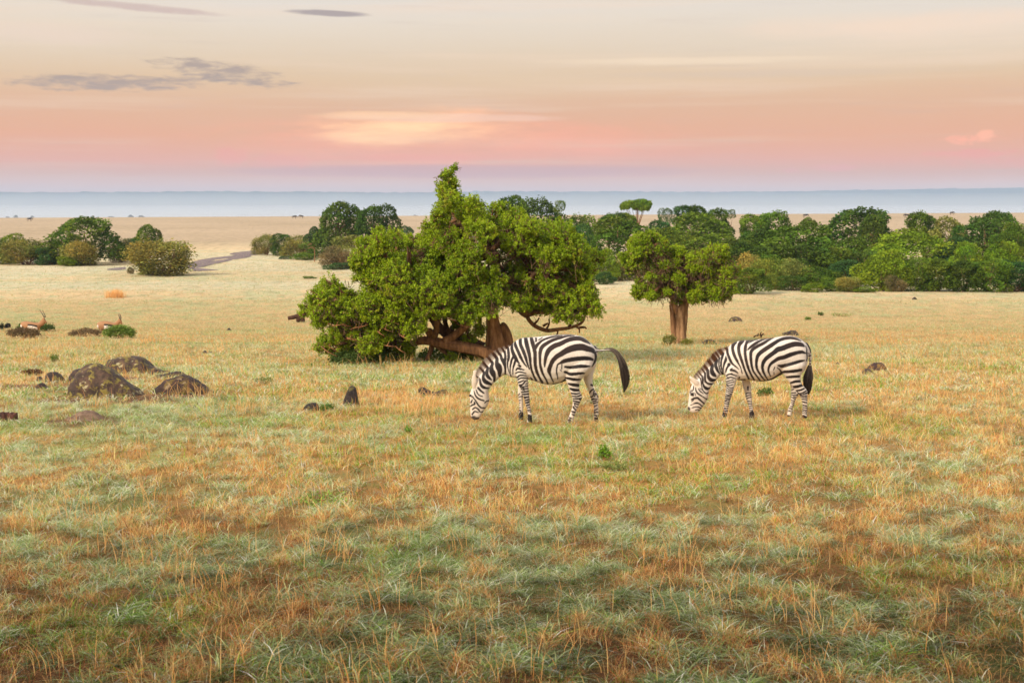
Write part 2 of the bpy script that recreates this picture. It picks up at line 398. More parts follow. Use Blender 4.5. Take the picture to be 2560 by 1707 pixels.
# ------------------------------------------------------------------ far hills (rift escarpment)
M_HILL = bumpy('wooded_slope', lambda t, ob: t.ramp(t.noise(t.mapping(ob, (1, 1, 2)), .004, 8, .7), [(.3, (.03, .05, .04)), (.7, (.10, .13, .08))]), .9, 0)
def hill(name, pts, Y, depth, label, seed):
    X = np.linspace(-5200, 5200, 900)
    tops = [at(px, py, Y) for px, py in pts]
    zt = np.interp(X, [p_.x for p_ in tops], [p_.z for p_ in tops])
    zt = zt + 8.0 * (fbm(X / 45, X * 0, 5, seed) - .5) * 2 + 6 * (fbm(X / 400, X * 0, 2, seed + 5) - .5)
    rows = []
    for f, dy in ((0, -depth), (.25, -depth * .62), (.55, -depth * .35), (.85, -depth * .1), (1.0, 0), (1.0, depth * 2)):
        rows.append(np.stack([X, Y + dy + 60 * (fbm(X / 300, X * 0 + f * 3, 3, seed + 2) - .5) * (f < 1), -26 + (zt + 26) * f], -1))
    V = np.concatenate(rows); n = len(X); i = np.arange(n - 1)
    F = np.concatenate([np.stack([r * n + i, r * n + i + 1, (r + 1) * n + i + 1, (r + 1) * n + i], -1) for r in range(len(rows) - 1)])
    tag(obj(name, mesh_np(name, V, F, M_HILL)), label, kind='structure')
hill('hills', [(-600, 484), (0, 481), (640, 479), (1100, 482), (1400, 484), (1700, 485), (2000, 487), (2560, 486), (3200, 486)], 9300, 500, 'long blue flat-topped escarpment beyond the plain', 81)
hill('hills', [(-600, 492), (900, 492), (1200, 478), (1700, 480), (2000, 478), (2200, 475), (2560, 470), (3200, 468)], 10600, 500, 'second paler escarpment rising behind at the right', 82)

# ------------------------------------------------------------------ haze: one box of even air
def volume_box(name, lo, hi, colr, dens, label):
    x0, y0, z0 = lo; x1, y1, z1 = hi
    V = [(x0, y0, z0), (x1, y0, z0), (x1, y1, z0), (x0, y1, z0), (x0, y0, z1), (x1, y0, z1), (x1, y1, z1), (x0, y1, z1)]
    F = np.array([[0, 3, 2, 1], [4, 5, 6, 7], [0, 1, 5, 4], [1, 2, 6, 5], [2, 3, 7, 6], [3, 0, 4, 7]])
    m, t, o = mat(name + '_air'); vv = t.add('ShaderNodeVolumePrincipled')
    vv.inputs['Color'].default_value = rgba(colr); vv.inputs['Density'].default_value = dens
    t.l.new(vv.outputs[0], o.inputs['Volume'])
    return tag(obj(name, mesh_np(name, V, F, m, smooth=False)), label, kind='stuff')
volume_box('haze', (-7500, -300, -28), (7500, 11800, 185), (.50, .645, .92), 1.15e-4, 'pale blue haze over the far plain')

# valley mist: a long closed wedge lying on the valley floor, thick low down and thinning upwards
def mist(top, dens, label):
    x0, x1 = -6500, 6500; prof = [(2300, -26), (8450, -26), (8450, top * .3), (8450, top), (8435, top), (2300, -20)]
    V = [(x, y, z) for x in (x0, x1) for y, z in prof]; n = len(prof)
    fs = [[i, (i + 1) % n, (i + 1) % n + n, i + n] for i in range(n)]
    caps = [[0, 5, 2], [0, 2, 1], [5, 4, 2], [4, 3, 2]]; T = caps + [[a + n, c + n, b + n] for a, b, c in caps]
    m, t, o = mat('valley_mist_air'); vv = t.add('ShaderNodeVolumePrincipled'); vv.inputs['Color'].default_value = rgba((.89, .93, 1.0)); vv.inputs['Density'].default_value = dens
    t.l.new(vv.outputs[0], o.inputs['Volume'])
    tag(obj('mist', mesh_np('mist', V, [np.array(fs), np.array(T)], m, smooth=False)), label, kind='stuff')
mist(118, 2.0e-4, 'thin morning mist filling the valley below the escarpment')
mist(45, 3.5e-4, 'denser white mist along the valley floor')
# ------------------------------------------------------------------ animals
def zm(ox, oy, s):
    return lambda P: [(ox + p[0] / s, oy + p[1] / s) + tuple(p[2:]) for p in P]
def zms(ox, oy, s):
    return lambda P: [(ox + p[0] / s, oy + p[1] / s, p[2] / s) for p in P]
def px_loft(secs, Y0, yc, z, nseg=22, sub=4, sq=.92):
    """secs: [(u1,v1,u2,v2,w)] two profile points in a zoomed crop and a half width in metres (optional own yc)"""
    rows = []
    for s in secs:
        (a, b), (c, d) = z([(s[0], s[1])])[0], z([(s[2], s[3])])[0]
        y = s[5] if len(s) > 5 else yc
        p1 = at(a, b, Y0 + y); p2 = at(c, d, Y0 + y); rows.append([*p1, *p2, s[4]])
    D = catmull(rows, sub); C = (D[:, :3] + D[:, 3:6]) / 2; A = (D[:, :3] - D[:, 3:6]) / 2
    B = np.zeros_like(A); B[:, 1] = np.maximum(D[:, 6], .004)
    return loft_rings(C, A, B, nseg, sq)
def fuse(lofts, voxel, smooth=3):
    V = []; F = []; n = 0
    for v, q, t_ in lofts:
        V += [tuple(p) for p in v]; F += [tuple(int(i) + n for i in f) for f in q] + [tuple(int(i) + n for i in f) for f in t_]; n += len(v)
    me = bpy.data.meshes.new('tmp'); me.from_pydata(V, [], F); me.update()
    import bmesh
    bm = bmesh.new(); bm.from_mesh(me)
    # one consistent outside per closed tube
    bmesh.ops.recalc_face_normals(bm, faces=bm.faces); bm.to_mesh(me); bm.free()
    o = bpy.data.objects.new('tmp', me); COL.objects.link(o)
    r = o.modifiers.new('r', 'REMESH'); r.mode = 'VOXEL'; r.voxel_size = voxel; r.use_smooth_shade = True
    s = o.modifiers.new('s', 'SMOOTH'); s.iterations = smooth; s.factor = .5
    dg = bpy.context.evaluated_depsgraph_get(); ev = o.evaluated_get(dg)
    out = bpy.data.meshes.new_from_object(ev); bpy.data.objects.remove(o); bpy.data.meshes.remove(me)
    return out
def co_of(me):
    a = np.empty(len(me.vertices) * 3, np.float32); me.vertices.foreach_get('co', a); return a.reshape(-1, 3).astype(float)
def project(P):
    c, s = math.cos(PITCH), math.sin(PITCH)
    x = P[:, 0]; y = P[:, 1]; z = P[:, 2] - CAMZ
    dep = y * c - z * s; up = y * s + z * c
    return 1280 + FPX * x / dep, 853.5 - FPX * up / dep
def stripe_field(u, v, strokes):
    """signed distance (photo px) to a set of tapered strokes; negative inside"""
    d = np.full(len(u), 99.0)
    for st in strokes:
        if len(st) > 2: st = catmull(st, 4)
        for (x0, y0, w0), (x1, y1, w1) in zip(st[:-1], st[1:]):
            lo = min(x0, x1) - 14; hi = max(x0, x1) + 14; l2 = min(y0, y1) - 14; h2 = max(y0, y1) + 14
            k = np.where((u > lo) & (u < hi) & (v > l2) & (v < h2))[0]
            if not len(k): continue
            dx, dy = x1 - x0, y1 - y0; L = dx * dx + dy * dy + 1e-9
            t_ = np.clip(((u[k] - x0) * dx + (v[k] - y0) * dy) / L, 0, 1)
            q = np.hypot(u[k] - x0 - t_ * dx, v[k] - y0 - t_ * dy) - (w0 + (w1 - w0) * t_) / 2
            d[k] = np.minimum(d[k], q)
    return d
M_FUR, t, o = mat('short_fur')
p = t.add('ShaderNodeBsdfPrincipled'); tcn = t.add('ShaderNodeTexCoord')
fn = t.noise(t.mapping(tcn.outputs['Object'], (60, 60, 20)), 2.0, 3)
t.put(p.inputs['Base Color'], t.mix(1.0, col_attr(t), t.ramp(fn, [(.3, (.86, .85, .84)), (.7, (1.05, 1.05, 1.05))]), 'MULTIPLY'))
p.inputs['Roughness'].default_value = .62; p.inputs['Specular IOR Level'].default_value = .25
p.inputs['Sheen Weight'].default_value = .12; p.inputs['Sheen Roughness'].default_value = .4
t.l.new(p.outputs[0], o.inputs[0])
M_HAIR = leafy('coarse_hair', .1, .6)
M_EYE, t, o = mat('wet_eye'); p = t.add('ShaderNodeBsdfPrincipled'); p.inputs['Base Color'].default_value = (.008, .005, .004, 1); p.inputs['Roughness'].default_value = .08
t.l.new(p.outputs[0], o.inputs[0])
def ball(c, r, n=14, sc=(1, 1, 1)):
    th, ph = np.meshgrid(np.linspace(0, np.pi, n), np.linspace(0, 2 * np.pi, n * 2, endpoint=False), indexing='ij')
    V = np.stack([np.sin(th) * np.cos(ph) * sc[0], np.sin(th) * np.sin(ph) * sc[1], np.cos(th) * sc[2]], -1).reshape(-1, 3) * r + np.array(c)
    m_ = n * 2; i = np.arange(n - 1)[:, None] * m_; j = np.arange(m_)[None, :]; j2 = (j + 1) % m_
    return V, np.stack([i + j, i + m_ + j, i + m_ + j2, i + j2], -1).reshape(-1, 4)
WHITE = np.array((.66, .60, .535)); BLACK = np.array((.013, .009, .009))

def zebra(name, label, Y0, zw, body, fn_leg, ff_leg, hn_leg, hf_leg, ears, tail, near_st, far_st, belly_v, muzzle, eye, mane, tuft, foot_px, rust=0.0, earskip=()):
    L = [px_loft(body[0], Y0, 0, zw), px_loft(body[1], Y0, 0, zw)]
    for leg, yc in ((fn_leg, -.13), (ff_leg, .13), (hn_leg, -.15), (hf_leg, .15)):
        L.append(px_loft(leg, Y0, yc, zw, 16, 4, 1.0))
    for e in ears: L.append(px_loft(e, Y0, 0, zw, 12, 4, 1.0))
    g = Geo(); tp = [(at(*zw([(u, v)])[0], Y0)) for u, v, r in tail]
    g.tube([tuple(p) for p in tp], [r for *_, r in tail], 10, 3)
    L.append((np.vstack(g.V), g.Q[0], g.T[0]))
    me = fuse(L, .0095, 3)
    P = co_of(me)
    # mirrored look-up for the off side, so both flanks carry the pattern
    Pn = P.copy(); up, vp = project(P)
    leg_zone = vp > zw([(0, belly_v)])[0][1]
    head_x = zw([(belly_v[0] if isinstance(belly_v, tuple) else 0, 0)])[0][0]
    far = (P[:, 1] > Y0)
    Pm = P.copy(); Pm[far, 1] = 2 * Y0 - P[far, 1]
    u, v = project(Pm); 
    d = stripe_field(u, v, near_st)
    fl = far & leg_zone & (up > zw([(700, 0)])[0][0]) & (np.hypot(0, P[:, 1] - Y0) > .03)
    if fl.any(): d[fl] = stripe_field(up[fl], vp[fl], far_st)
    jit = (fbm(u * .9, v * .9, 2, 5) - .5) * .9
    k = 1 - sm(d - .75 + jit, -.85, .85)
    dark = BLACK * np.ones((len(u), 1)); warm = np.array((.10, .045, .022))
    thin = sm(fbm(u * .02, v * .02, 2, 8), .35, .65)[:, None] * .28
    dark = dark * (1 - thin * .5) + warm * thin * .5
    wt = WHITE * (1 + .05 * (fbm(u * .25, v * .25, 3, 12)[:, None] - .5))
    # fur of the belly and lower legs is a little sandier, hooves and muzzle dark
    gz_ = P[:, 2] - terrain(P[:, 0], P[:, 1]); dst = (.45 * sm(-gz_, -.62, -.10) + .5 * sm(fbm(u * .06, v * .06, 3, 31), .55, .8))[:, None]
    wt = wt * (1 - dst * .45) + np.array((.50, .36, .24)) * dst * .45
    col = wt * (1 - k[:, None]) + dark * k[:, None]
    for (cx, cy, r) in muzzle:
        (a, b) = zw([(cx, cy)])[0]; m_ = (1 - sm(np.hypot(u - a, v - b), r * .5, r))[:, None]; col = col * (1 - m_) + m_ * np.array((.05, .04, .038))
    for (cx, cy, r) in earskip:
        (a, b) = zw([(cx, cy)])[0]; m_ = (1 - sm(np.hypot(u - a, v - b), r * .7, r))[:, None]; col = col * (1 - m_) + m_ * np.array((.62, .52, .42))
    c4 = np.ones((len(P), 4), np.float32); c4[:, :3] = col
    ca = me.color_attributes.new('Col', 'FLOAT_COLOR', 'POINT'); ca.data.foreach_set('color', c4.ravel())
    # the thing's origin: on the ground below the barrel
    fx, fy = zw([foot_px])[0]; base = at(fx, fy, Y0); base.z = float(terrain(base.x, base.y))
    root = empty(name, base, label, 'zebra', 'zebras grazing on the plain')
    sh = np.array(base)
    me.vertices.foreach_set('co', (P - sh).astype(np.float32).ravel()); me.update()
    me.name = 'zebra_body'; me.materials.clear(); me.materials.append(M_FUR)
    obj('body', me, root)
    # eyes
    for ysign in (-1, 1):
        ex, ey, ew = eye; e = at(*zw([(ex, ey)])[0], Y0 + ysign * ew)
        V, F = ball(np.array(e) - sh, .021, 12, (1, .7, .85)); obj('eye', mesh_np('zebra_eye', V, F, M_EYE), root)
    # mane: stiff upright hair along the crest, banded like the neck below it
    cr = catmull([at(*zw([(m_[0], m_[1])])[0], Y0) for m_ in mane], 12)
    tip = catmull([at(*zw([(m_[2], m_[3])])[0], Y0) for m_ in mane], 12)
    n = 5200; r_ = np.random.default_rng(3); s = r_.uniform(0, len(cr) - 1.001, n); i = s.astype(int); f = (s - i)[:, None]
    C0 = cr[i] * (1 - f) + cr[i + 1] * f; T0 = tip[i] * (1 - f) + tip[i + 1] * f
    Dv = T0 - C0; ln = np.linalg.norm(Dv, axis=1)[:, None]
    r0 = C0 - Dv * .5 + np.stack([r_.normal(0, .004, n), r_.normal(0, .013, n), r_.normal(0, .004, n)], -1)
    r1 = T0 + Dv * r_.normal(-.12, .14, (n, 1)) + r_.normal(0, .007, (n, 3))
    tan = np.cross(Dv, [0, 1, 0]); tan /= np.linalg.norm(tan, axis=1)[:, None] + 1e-9
    wv = (tan * .0035 + np.stack([r_.normal(0, .001, n), r_.normal(0, .0025, n), r_.normal(0, .001, n)], -1))
    V = np.concatenate([r0 - wv, r0 + wv, (r0 + r1) / 2 + wv * .8, (r0 + r1) / 2 - wv * .8, r1]) - sh
    k_ = np.arange(n); Q = np.stack([k_, k_ + n, k_ + 2 * n, k_ + 3 * n], -1); T3 = np.stack([k_ + 3 * n, k_ + 2 * n, k_ + 4 * n], -1)
    uu, vv = project(C0 - Dv * .15); dd = stripe_field(uu, vv, near_st); kk = (1 - sm(dd, -1.0, 1.0))[:, None]
    hb = np.array((.045, .020, .012)) * (1 - rust) + np.array((.16, .06, .02)) * rust
    hw = np.array((.52, .45, .38)); hc = hw * (1 - kk) + hb * kk; tipc = np.array((.10, .04, .020)) * (1 - rust * .5) + np.array((.32, .15, .06)) * rust * .5
    cc = np.concatenate([hc, hc, hc, hc, hc * .35 + tipc * .65])
    obj('mane', mesh_np('zebra_mane', V, [Q, T3], M_HAIR, cc), root)
    # tail tuft
    tc_ = catmull([[*at(*zw([(a, b)])[0], Y0), wdt] for a, b, wdt in tuft], 10); n = 1500
    s = r_.uniform(0, .55, n); e = np.clip(s + r_.uniform(.3, .55, n), 0, 1); off = r_.normal(0, .42, (n, 2)); off /= np.maximum(1, np.linalg.norm(off, axis=1))[:, None]
    def pt(tv, o_):
        q = tv * (len(tc_) - 1.001); i = q.astype(int); f = (q - i)[:, None]; c_ = tc_[i] * (1 - f) + tc_[i + 1] * f
        a_ = np.clip(i, 1, len(tc_) - 2); dr = tc_[a_ + 1, :3] - tc_[a_ - 1, :3]; dr /= np.linalg.norm(dr, axis=1)[:, None]
        sd_ = np.cross(dr, [0, 1, 0]); return c_[:, :3] + sd_ * (o_[:, :1] * c_[:, 3:4]) + np.array([0, 1, 0]) * (o_[:, 1:] * c_[:, 3:4] * .7), sd_
    rings = []; steps = 5
    for j in range(steps):
        f = j / (steps - 1); pp, sd_ = pt(s + (e - s) * f, off * (1 + .45 * f)); wd = .0032 * (1 - .75 * f); rings += [pp - sd_ * wd, pp + sd_ * wd]
    V = np.concatenate(rings) - sh; k_ = np.arange(n)
    Q = np.concatenate([np.stack([k_ + (2 * j) * n, k_ + (2 * j + 1) * n, k_ + (2 * j + 3) * n, k_ + (2 * j + 2) * n], -1) for j in range(steps - 1)])
    hc = np.array((.018, .011, .009)) + (r_.uniform(0, 1, (n, 1)) ** 3) * np.array((.07, .05, .035)); hc[s < .10] += np.array((.08, .07, .06))
    obj('tail_tuft', mesh_np('zebra_tail_tuft', V, Q, M_HAIR, np.tile(hc, (steps * 2, 1))), root)
    return root

W1 = zm(1150, 800, 5.2267); A_ = zms(1160, 820, 11.2); B_ = zms(1320, 820, 11.2); C_ = zms(1160, 930, 11.2); E_ = zms(1400, 930, 11.2)
body1 = [[(1795, 395, 1790, 500, .045), (1760, 352, 1765, 600, .12), (1700, 290, 1715, 660, .19), (1610, 222, 1640, 735, .235), (1500, 193, 1500, 770, .26), (1400, 184, 1400, 790, .275), (1300, 188, 1290, 826, .285),
    (1200, 197, 1190, 846, .29), (1100, 208, 1090, 838, .285), (1000, 218, 1000, 810, .27), (900, 224, 900, 778, .25), (820, 230, 820, 768, .22), (745, 262, 740, 758, .19), (690, 305, 690, 748, .155), (650, 345, 650, 735, .12), (625, 380, 622, 715, .09)],
    [(720, 290, 670, 750, .15), (640, 350, 600, 715, .12), (590, 392, 545, 735, .10), (530, 440, 490, 775, .09), (455, 500, 445, 822, .08), (385, 565, 410, 860, .075), (315, 650, 385, 900, .075), (255, 720, 370, 935, .08),
    (200, 800, 372, 960, .088), (160, 880, 380, 1005, .095), (128, 970, 384, 1055, .09), (130, 1060, 366, 1108, .07), (132, 1130, 328, 1165, .057), (134, 1200, 295, 1215, .05), (142, 1260, 265, 1265, .046), (165, 1300, 240, 1298, .03)]]
fn1 = [(735, 600, 890, 600, .05), (735, 660, 893, 660, .075), (740, 740, 893, 745, .07), (760, 840, 895, 840, .062), (790, 930, 900, 930, .05), (828, 1000, 908, 1000, .046), (850, 1080, 912, 1080, .034), (868, 1140, 922, 1140, .03), (880, 1200, 932, 1200, .032), (885, 1245, 940, 1245, .036), (880, 1285, 942, 1285, .04), (872, 1335, 945, 1335, .047)]
ff1 = [(765, 700, 870, 700, .05), (762, 780, 860, 780, .06), (760, 860, 840, 860, .05), (757, 930, 826, 930, .045), (762, 1000, 825, 1000, .043), (770, 1060, 824, 1060, .034), (773, 1140, 826, 1140, .03), (772, 1200, 826, 1200, .034), (766, 1240, 830, 1240, .042), (760, 1290, 822, 1305, .046)]
hn1 = [(1420, 520, 1740, 520, .09), (1365, 610, 1725, 620, .125), (1362, 700, 1660, 690, .12), (1372, 760, 1605, 755, .10), (1392, 810, 1572, 805, .085), (1412, 860, 1560, 860, .072), (1437, 930, 1566, 925, .055), (1460, 990, 1592, 985, .046), (1472, 1030, 1594, 1025, .043), (1472, 1080, 1570, 1075, .036), (1464, 1140, 1540, 1140, .031), (1448, 1190, 1514, 1200, .031), (1430, 1240, 1497, 1250, .034), (1412, 1290, 1487, 1300, .04), (1402, 1345, 1478, 1352, .048)]
hf1 = [(1620, 560, 1785, 560, .10), (1630, 680, 1748, 680, .10), (1612, 773, 1733, 773, .085), (1652, 866, 1742, 866, .062), (1676, 913, 1762, 913, .052), (1687, 959, 1794, 959, .045), (1701, 1006, 1811, 1006, .043), (1718, 1053, 1807, 1053, .036), (1741, 1099, 1807, 1099, .031), (1748, 1146, 1810, 1146, .03), (1748, 1193, 1811, 1193, .03), (1750, 1239, 1812, 1239, .034), (1750, 1286, 1815, 1290, .04), (1755, 1340, 1822, 1342, .046)]
ears1 = [[(178, 700, 192, 700, .008, -.075), (160, 725, 210, 725, .014, -.075), (149, 775, 222, 775, .018, -.075), (149, 830, 220, 830, .02, -.072), (158, 880, 208, 880, .022, -.06), (170, 915, 205, 915, .02, -.05)],
         [(172, 660, 195, 652, .008, .07), (165, 690, 225, 665, .014, .07), (190, 760, 240, 730, .02, .06)]]
tail1 = [(1745, 352, .045), (1785, 385, .028), (1850, 398, .020), (1930, 385, .018), (2000, 400, .014), (2050, 440, .008)]
near1 = [C_(s) for s in [
    [(350, 120, 60), (440, 200, 50), (455, 300, 60), (500, 390, 80), (570, 435, 70), (650, 450, 35), (710, 455, 15)],
    [(370, 400, 40), (400, 450, 55), (480, 530, 50), (560, 590, 22)], [(340, 500, 25), (380, 600, 25), (450, 660, 20), (520, 680, 16)],
    [(280, 530, 15), (320, 650, 32), (400, 740, 35), (560, 800, 28)], [(240, 690, 20), (320, 790, 25), (400, 920, 34), (480, 995, 30), (590, 1000, 16)],
    [(580, 860, 16), (640, 810, 20), (700, 795, 22)], [(230, 780, 18), (200, 850, 36)], [(180, 960, 18), (230, 920, 32), (300, 890, 35), (290, 840, 26)],
    [(240, 1040, 28), (320, 990, 25), (400, 1040, 35), (450, 1110, 20), (540, 1105, 14)], [(230, 1180, 35), (300, 1100, 30), (400, 1130, 14)],
    [(150, 600, 20), (140, 660, 14)], [(380, 230, 30), (370, 330, 30)], [(345, 350, 20), (325, 450, 12)],
    [(700, 320, 60), (790, 365, 22)], [(1490, 225, 24), (1600, 165, 30), (1780, 175, 24)], [(1510, 295, 30), (1590, 270, 35), (1680, 230, 14)], [(1540, 360, 22), (1640, 345, 34), (1710, 260, 28), (1760, 240, 14)],
    [(1720, 345, 16), (1770, 315, 14)], [(1550, 380, 18), (1650, 410, 28), (1780, 385, 20)], [(1570, 420, 18), (1680, 462, 32), (1800, 460, 22)], [(1600, 480, 20), (1700, 512, 22)], [(1600, 555, 26), (1720, 550, 34), (1820, 528, 20)],
    [(1610, 610, 22), (1700, 625, 42), (1820, 612, 32)], [(1640, 690, 20), (1740, 700, 38), (1840, 690, 24)], [(1665, 738, 18), (1720, 730, 26)], [(1670, 805, 28), (1760, 780, 38), (1850, 757, 22)],
    [(1705, 862, 34), (1780, 850, 42), (1850, 815, 22)], [(1740, 940, 38), (1800, 920, 34), (1840, 908, 18)], [(1760, 1002, 20), (1820, 987, 26), (1870, 1000, 12)], [(1760, 1055, 14), (1880, 1062, 14)], [(1780, 1095, 14), (1880, 1112, 14)],
    [(1780, 1240, 130), (1870, 1290, 150), (1860, 1330, 150)]]]
near1 += [A_(s) for s in [
    [(430, 1165, 70), (560, 1240, 66), (540, 1340, 68), (548, 1430, 92), (590, 1490, 112), (660, 1530, 100), (740, 1565, 55), (790, 1598, 18)],
    [(560, 1040, 110), (665, 1110, 66), (642, 1200, 78), (640, 1300, 88), (690, 1380, 86), (770, 1450, 28)],
    [(680, 880, 120), (795, 975, 76), (770, 1080, 88), (770, 1180, 128), (812, 1270, 145), (850, 1370, 78), (850, 1485, 46)],
    [(815, 745, 100), (918, 850, 86), (918, 980, 100), (968, 1080, 168), (1000, 1200, 128), (992, 1300, 76), (1015, 1380, 28)],
    [(970, 660, 90), (1030, 770, 66), (1056, 860, 80), (1120, 960, 100), (1152, 1100, 56), (1155, 1300, 32)],
    [(1090, 580, 110), (1145, 700, 56), (1155, 860, 62), (1130, 960, 60)],
    [(1225, 520, 50), (1243, 660, 66), (1250, 830, 66), (1222, 960, 36), (1225, 1100, 22), (1260, 1220, 12), (1312, 1330, 18), (1300, 1385, 14)],
    [(1350, 440, 44), (1340, 570, 74), (1380, 710, 86), (1440, 830, 96), (1500, 930, 56), (1550, 985, 24)], [(1400, 770, 60), (1340, 880, 50), (1310, 1000, 44), (1290, 1150, 18), (1300, 1250, 10)],
    [(1450, 860, 50), (1425, 960, 52), (1392, 1060, 44), (1370, 1160, 22), (1370, 1300, 13)], [(1530, 1005, 16), (1580, 1075, 45), (1510, 1040, 16)],
    [(1460, 1180, 24), (1500, 1130, 44), (1580, 1148, 46), (1680, 1170, 16)], [(1450, 1262, 24), (1520, 1232, 32), (1620, 1235, 32), (1740, 1272, 10)],
    [(1485, 1385, 40), (1560, 1325, 34), (1650, 1320, 28), (1750, 1340, 13)],
    [(1430, 380, 34), (1440, 480, 76), (1500, 620, 76), (1580, 800, 76), (1660, 950, 46), (1760, 1090, 16)],
    [(1575, 310, 76), (1580, 450, 86), (1650, 620, 88), (1720, 800, 76), (1770, 980, 46), (1830, 1150, 18)],
    [(1725, 285, 90), (1755, 450, 108), (1800, 620, 98), (1840, 800, 78), (1862, 1000, 58), (1892, 1170, 48), (1960, 1350, 44), (2020, 1460, 52)],
    [(1885, 285, 80), (1915, 400, 104), (1960, 560, 98), (1990, 700, 90), (1990, 900, 88), (2005, 1080, 78), (2050, 1250, 68), (2120, 1400, 50), (2190, 1520, 64)],
    [(2020, 290, 40), (2015, 370, 36)], [(1860, 1380, 10), (1900, 1430, 40)],
    [(1480, 320, 9), (1560, 275, 9), (1800, 252, 10), (2100, 228, 12), (2240, 215, 12)]]]
near1 += [B_(s) for s in [
    [(170, 640, 70), (235, 500, 84), (330, 400, 60), (430, 330, 48), (600, 268, 42), (750, 234, 34), (950, 213, 10)], [(210, 290, 26), (235, 350, 34)], [(300, 330, 18), (400, 268, 14)],
    [(1290, 212, 10), (1100, 226, 36), (900, 272, 68), (700, 335, 78), (520, 430, 88), (400, 525, 98), (345, 650, 88), (335, 820, 68), (340, 1000, 62), (372, 1150, 66), (425, 1300, 48), (500, 1430, 34), (555, 1560, 36)],
    [(1740, 440, 18), (1620, 365, 86), (1450, 293, 108), (1250, 300, 114), (1080, 352, 108), (900, 442, 116), (750, 495, 126), (600, 600, 124), (530, 720, 108), (490, 850, 78), (470, 1000, 58), (466, 1085, 18)],
    [(1845, 690, 40), (1800, 620, 120), (1650, 575, 152), (1500, 532, 178), (1300, 552, 176), (1100, 622, 156), (950, 712, 136), (800, 802, 118), (690, 922, 108), (630, 1050, 100), (590, 1180, 104), (612, 1280, 58), (660, 1400, 33), (710, 1510, 16)],
    [(1805, 880, 60), (1700, 852, 94), (1550, 846, 108), (1350, 862, 108), (1150, 892, 108), (1000, 930, 96), (905, 980, 48), (840, 1012, 34), (810, 1100, 28), (800, 1230, 28), (830, 1370, 18), (830, 1430, 8)],
    [(952, 1010, 18), (945, 1150, 13)], [(900, 1170, 10), (935, 1200, 10)],
    [(1740, 1070, 18), (1600, 1070, 78), (1450, 1070, 88), (1200, 1100, 76), (1040, 1085, 48)], [(1590, 1265, 13), (1480, 1266, 58), (1200, 1290, 78), (1100, 1252, 58), (1035, 1230, 56)],
    [(1470, 1440, 30), (1300, 1440, 68), (1150, 1412, 58), (1050, 1390, 38)], [(1885, 700, 50), (1900, 850, 60), (1840, 1000, 34), (1790, 1080, 16)],  # last stroke is the tail's shadow, painted as a dark band down the buttock
    [(0, 248, 12), (450, 208, 14), (800, 182, 16), (1100, 178, 22), (1450, 196, 22), (1700, 318, 28), (1850, 490, 30), (1950, 580, 16), (2240, 590, 8)], [(1900, 660, 24), (2240, 640, 12)], [(2000, 600, 10), (2120, 585, 10), (2240, 560, 10)],
    [(700, 1566, 20), (900, 1540, 36), (1040, 1455, 54)]]]
near1 += [E_(s) for s in [
    [(515, 372, 72), (350, 352, 76), (235, 322, 28)], [(535, 508, 56), (400, 500, 76), (285, 462, 36)], [(550, 592, 18), (450, 610, 38), (305, 592, 28)], [(590, 642, 28), (480, 682, 33), (345, 672, 23)],
    [(610, 732, 32), (480, 746, 38), (355, 745, 23)], [(600, 792, 18), (530, 762, 18)], [(575, 857, 23), (480, 832, 43), (375, 802, 28)], [(545, 917, 23), (460, 892, 28), (395, 862, 23)], [(515, 1000, 14), (440, 960, 23), (400, 892, 18)],
    [(470, 1080, 18), (400, 1020, 43), (375, 972, 36)], [(440, 1132, 32), (370, 1112, 46), (330, 1097, 28)], [(420, 1212, 23), (345, 1182, 32)], [(330, 1300, 36), (265, 1272, 26)], [(260, 1340, 60), (300, 1420, 110)]]]
far1 = [C_(s) for s in [[(1530, 640, 20), (1560, 600, 16)], [(1520, 705, 18), (1600, 682, 18), (1680, 690, 16)], [(1530, 792, 26), (1590, 790, 8)], [(1540, 862, 30), (1565, 860, 14)], [(1545, 925, 10), (1560, 925, 8)],
    [(1540, 997, 34), (1575, 995, 18)], [(1550, 1067, 38), (1595, 1080, 18)], [(1600, 1160, 100), (1590, 1220, 130), (1590, 1300, 140)]]]
far1 += [E_(s) for s in [[(870, 355, 40), (915, 372, 45)], [(820, 600, 18), (880, 510, 32), (960, 470, 28)], [(850, 700, 28), (910, 680, 22), (940, 610, 22), (950, 540, 18), (980, 510, 14)], [(990, 600, 28), (970, 680, 22)], [(1020, 600, 10), (1060, 700, 14)],
    [(870, 780, 33), (940, 750, 28), (1040, 757, 13)], [(930, 820, 18), (1010, 800, 22)], [(930, 875, 18), (1060, 845, 14)], [(950, 970, 18), (1040, 920, 18)], [(950, 1080, 18), (1050, 1020, 12)], [(960, 1130, 40), (1060, 1120, 20)],
    [(960, 1200, 20), (1060, 1230, 50)], [(980, 1290, 50), (1060, 1290, 50)], [(1010, 1370, 130), (1030, 1440, 140)], [(640, 325, 26), (645, 328, 26)], [(705, 420, 20), (708, 422, 20)], [(755, 520, 26), (757, 522, 26)]]]
mane1 = [(700, 330, 690, 312), (655, 365, 640, 330), (600, 402, 570, 352), (540, 440, 492, 378), (470, 492, 420, 428), (405, 548, 352, 482), (350, 610, 295, 542), (300, 670, 250, 610), (262, 715, 218, 668), (240, 755, 205, 735)]
tuft1 = [(1870, 392, .012), (1960, 383, .022), (2035, 415, .026), (2088, 495, .032), (2128, 590, .045), (2155, 700, .052), (2165, 800, .044), (2155, 880, .026), (2140, 945, .006)]
Y1 = 21.35
zebra('zebra', 'zebra grazing in front of the big tree with its tail swung out behind', Y1, W1, body1, fn1, ff1, hn1, hf1, ears1, tail1, near1, far1, 775, [(175, 1290, 11), (225, 1300, 9)], (134, 985, .078), mane1, tuft1, (1150, 1330), 0.0, [(185, 760, 14), (185, 830, 14), (185, 720, 10)])

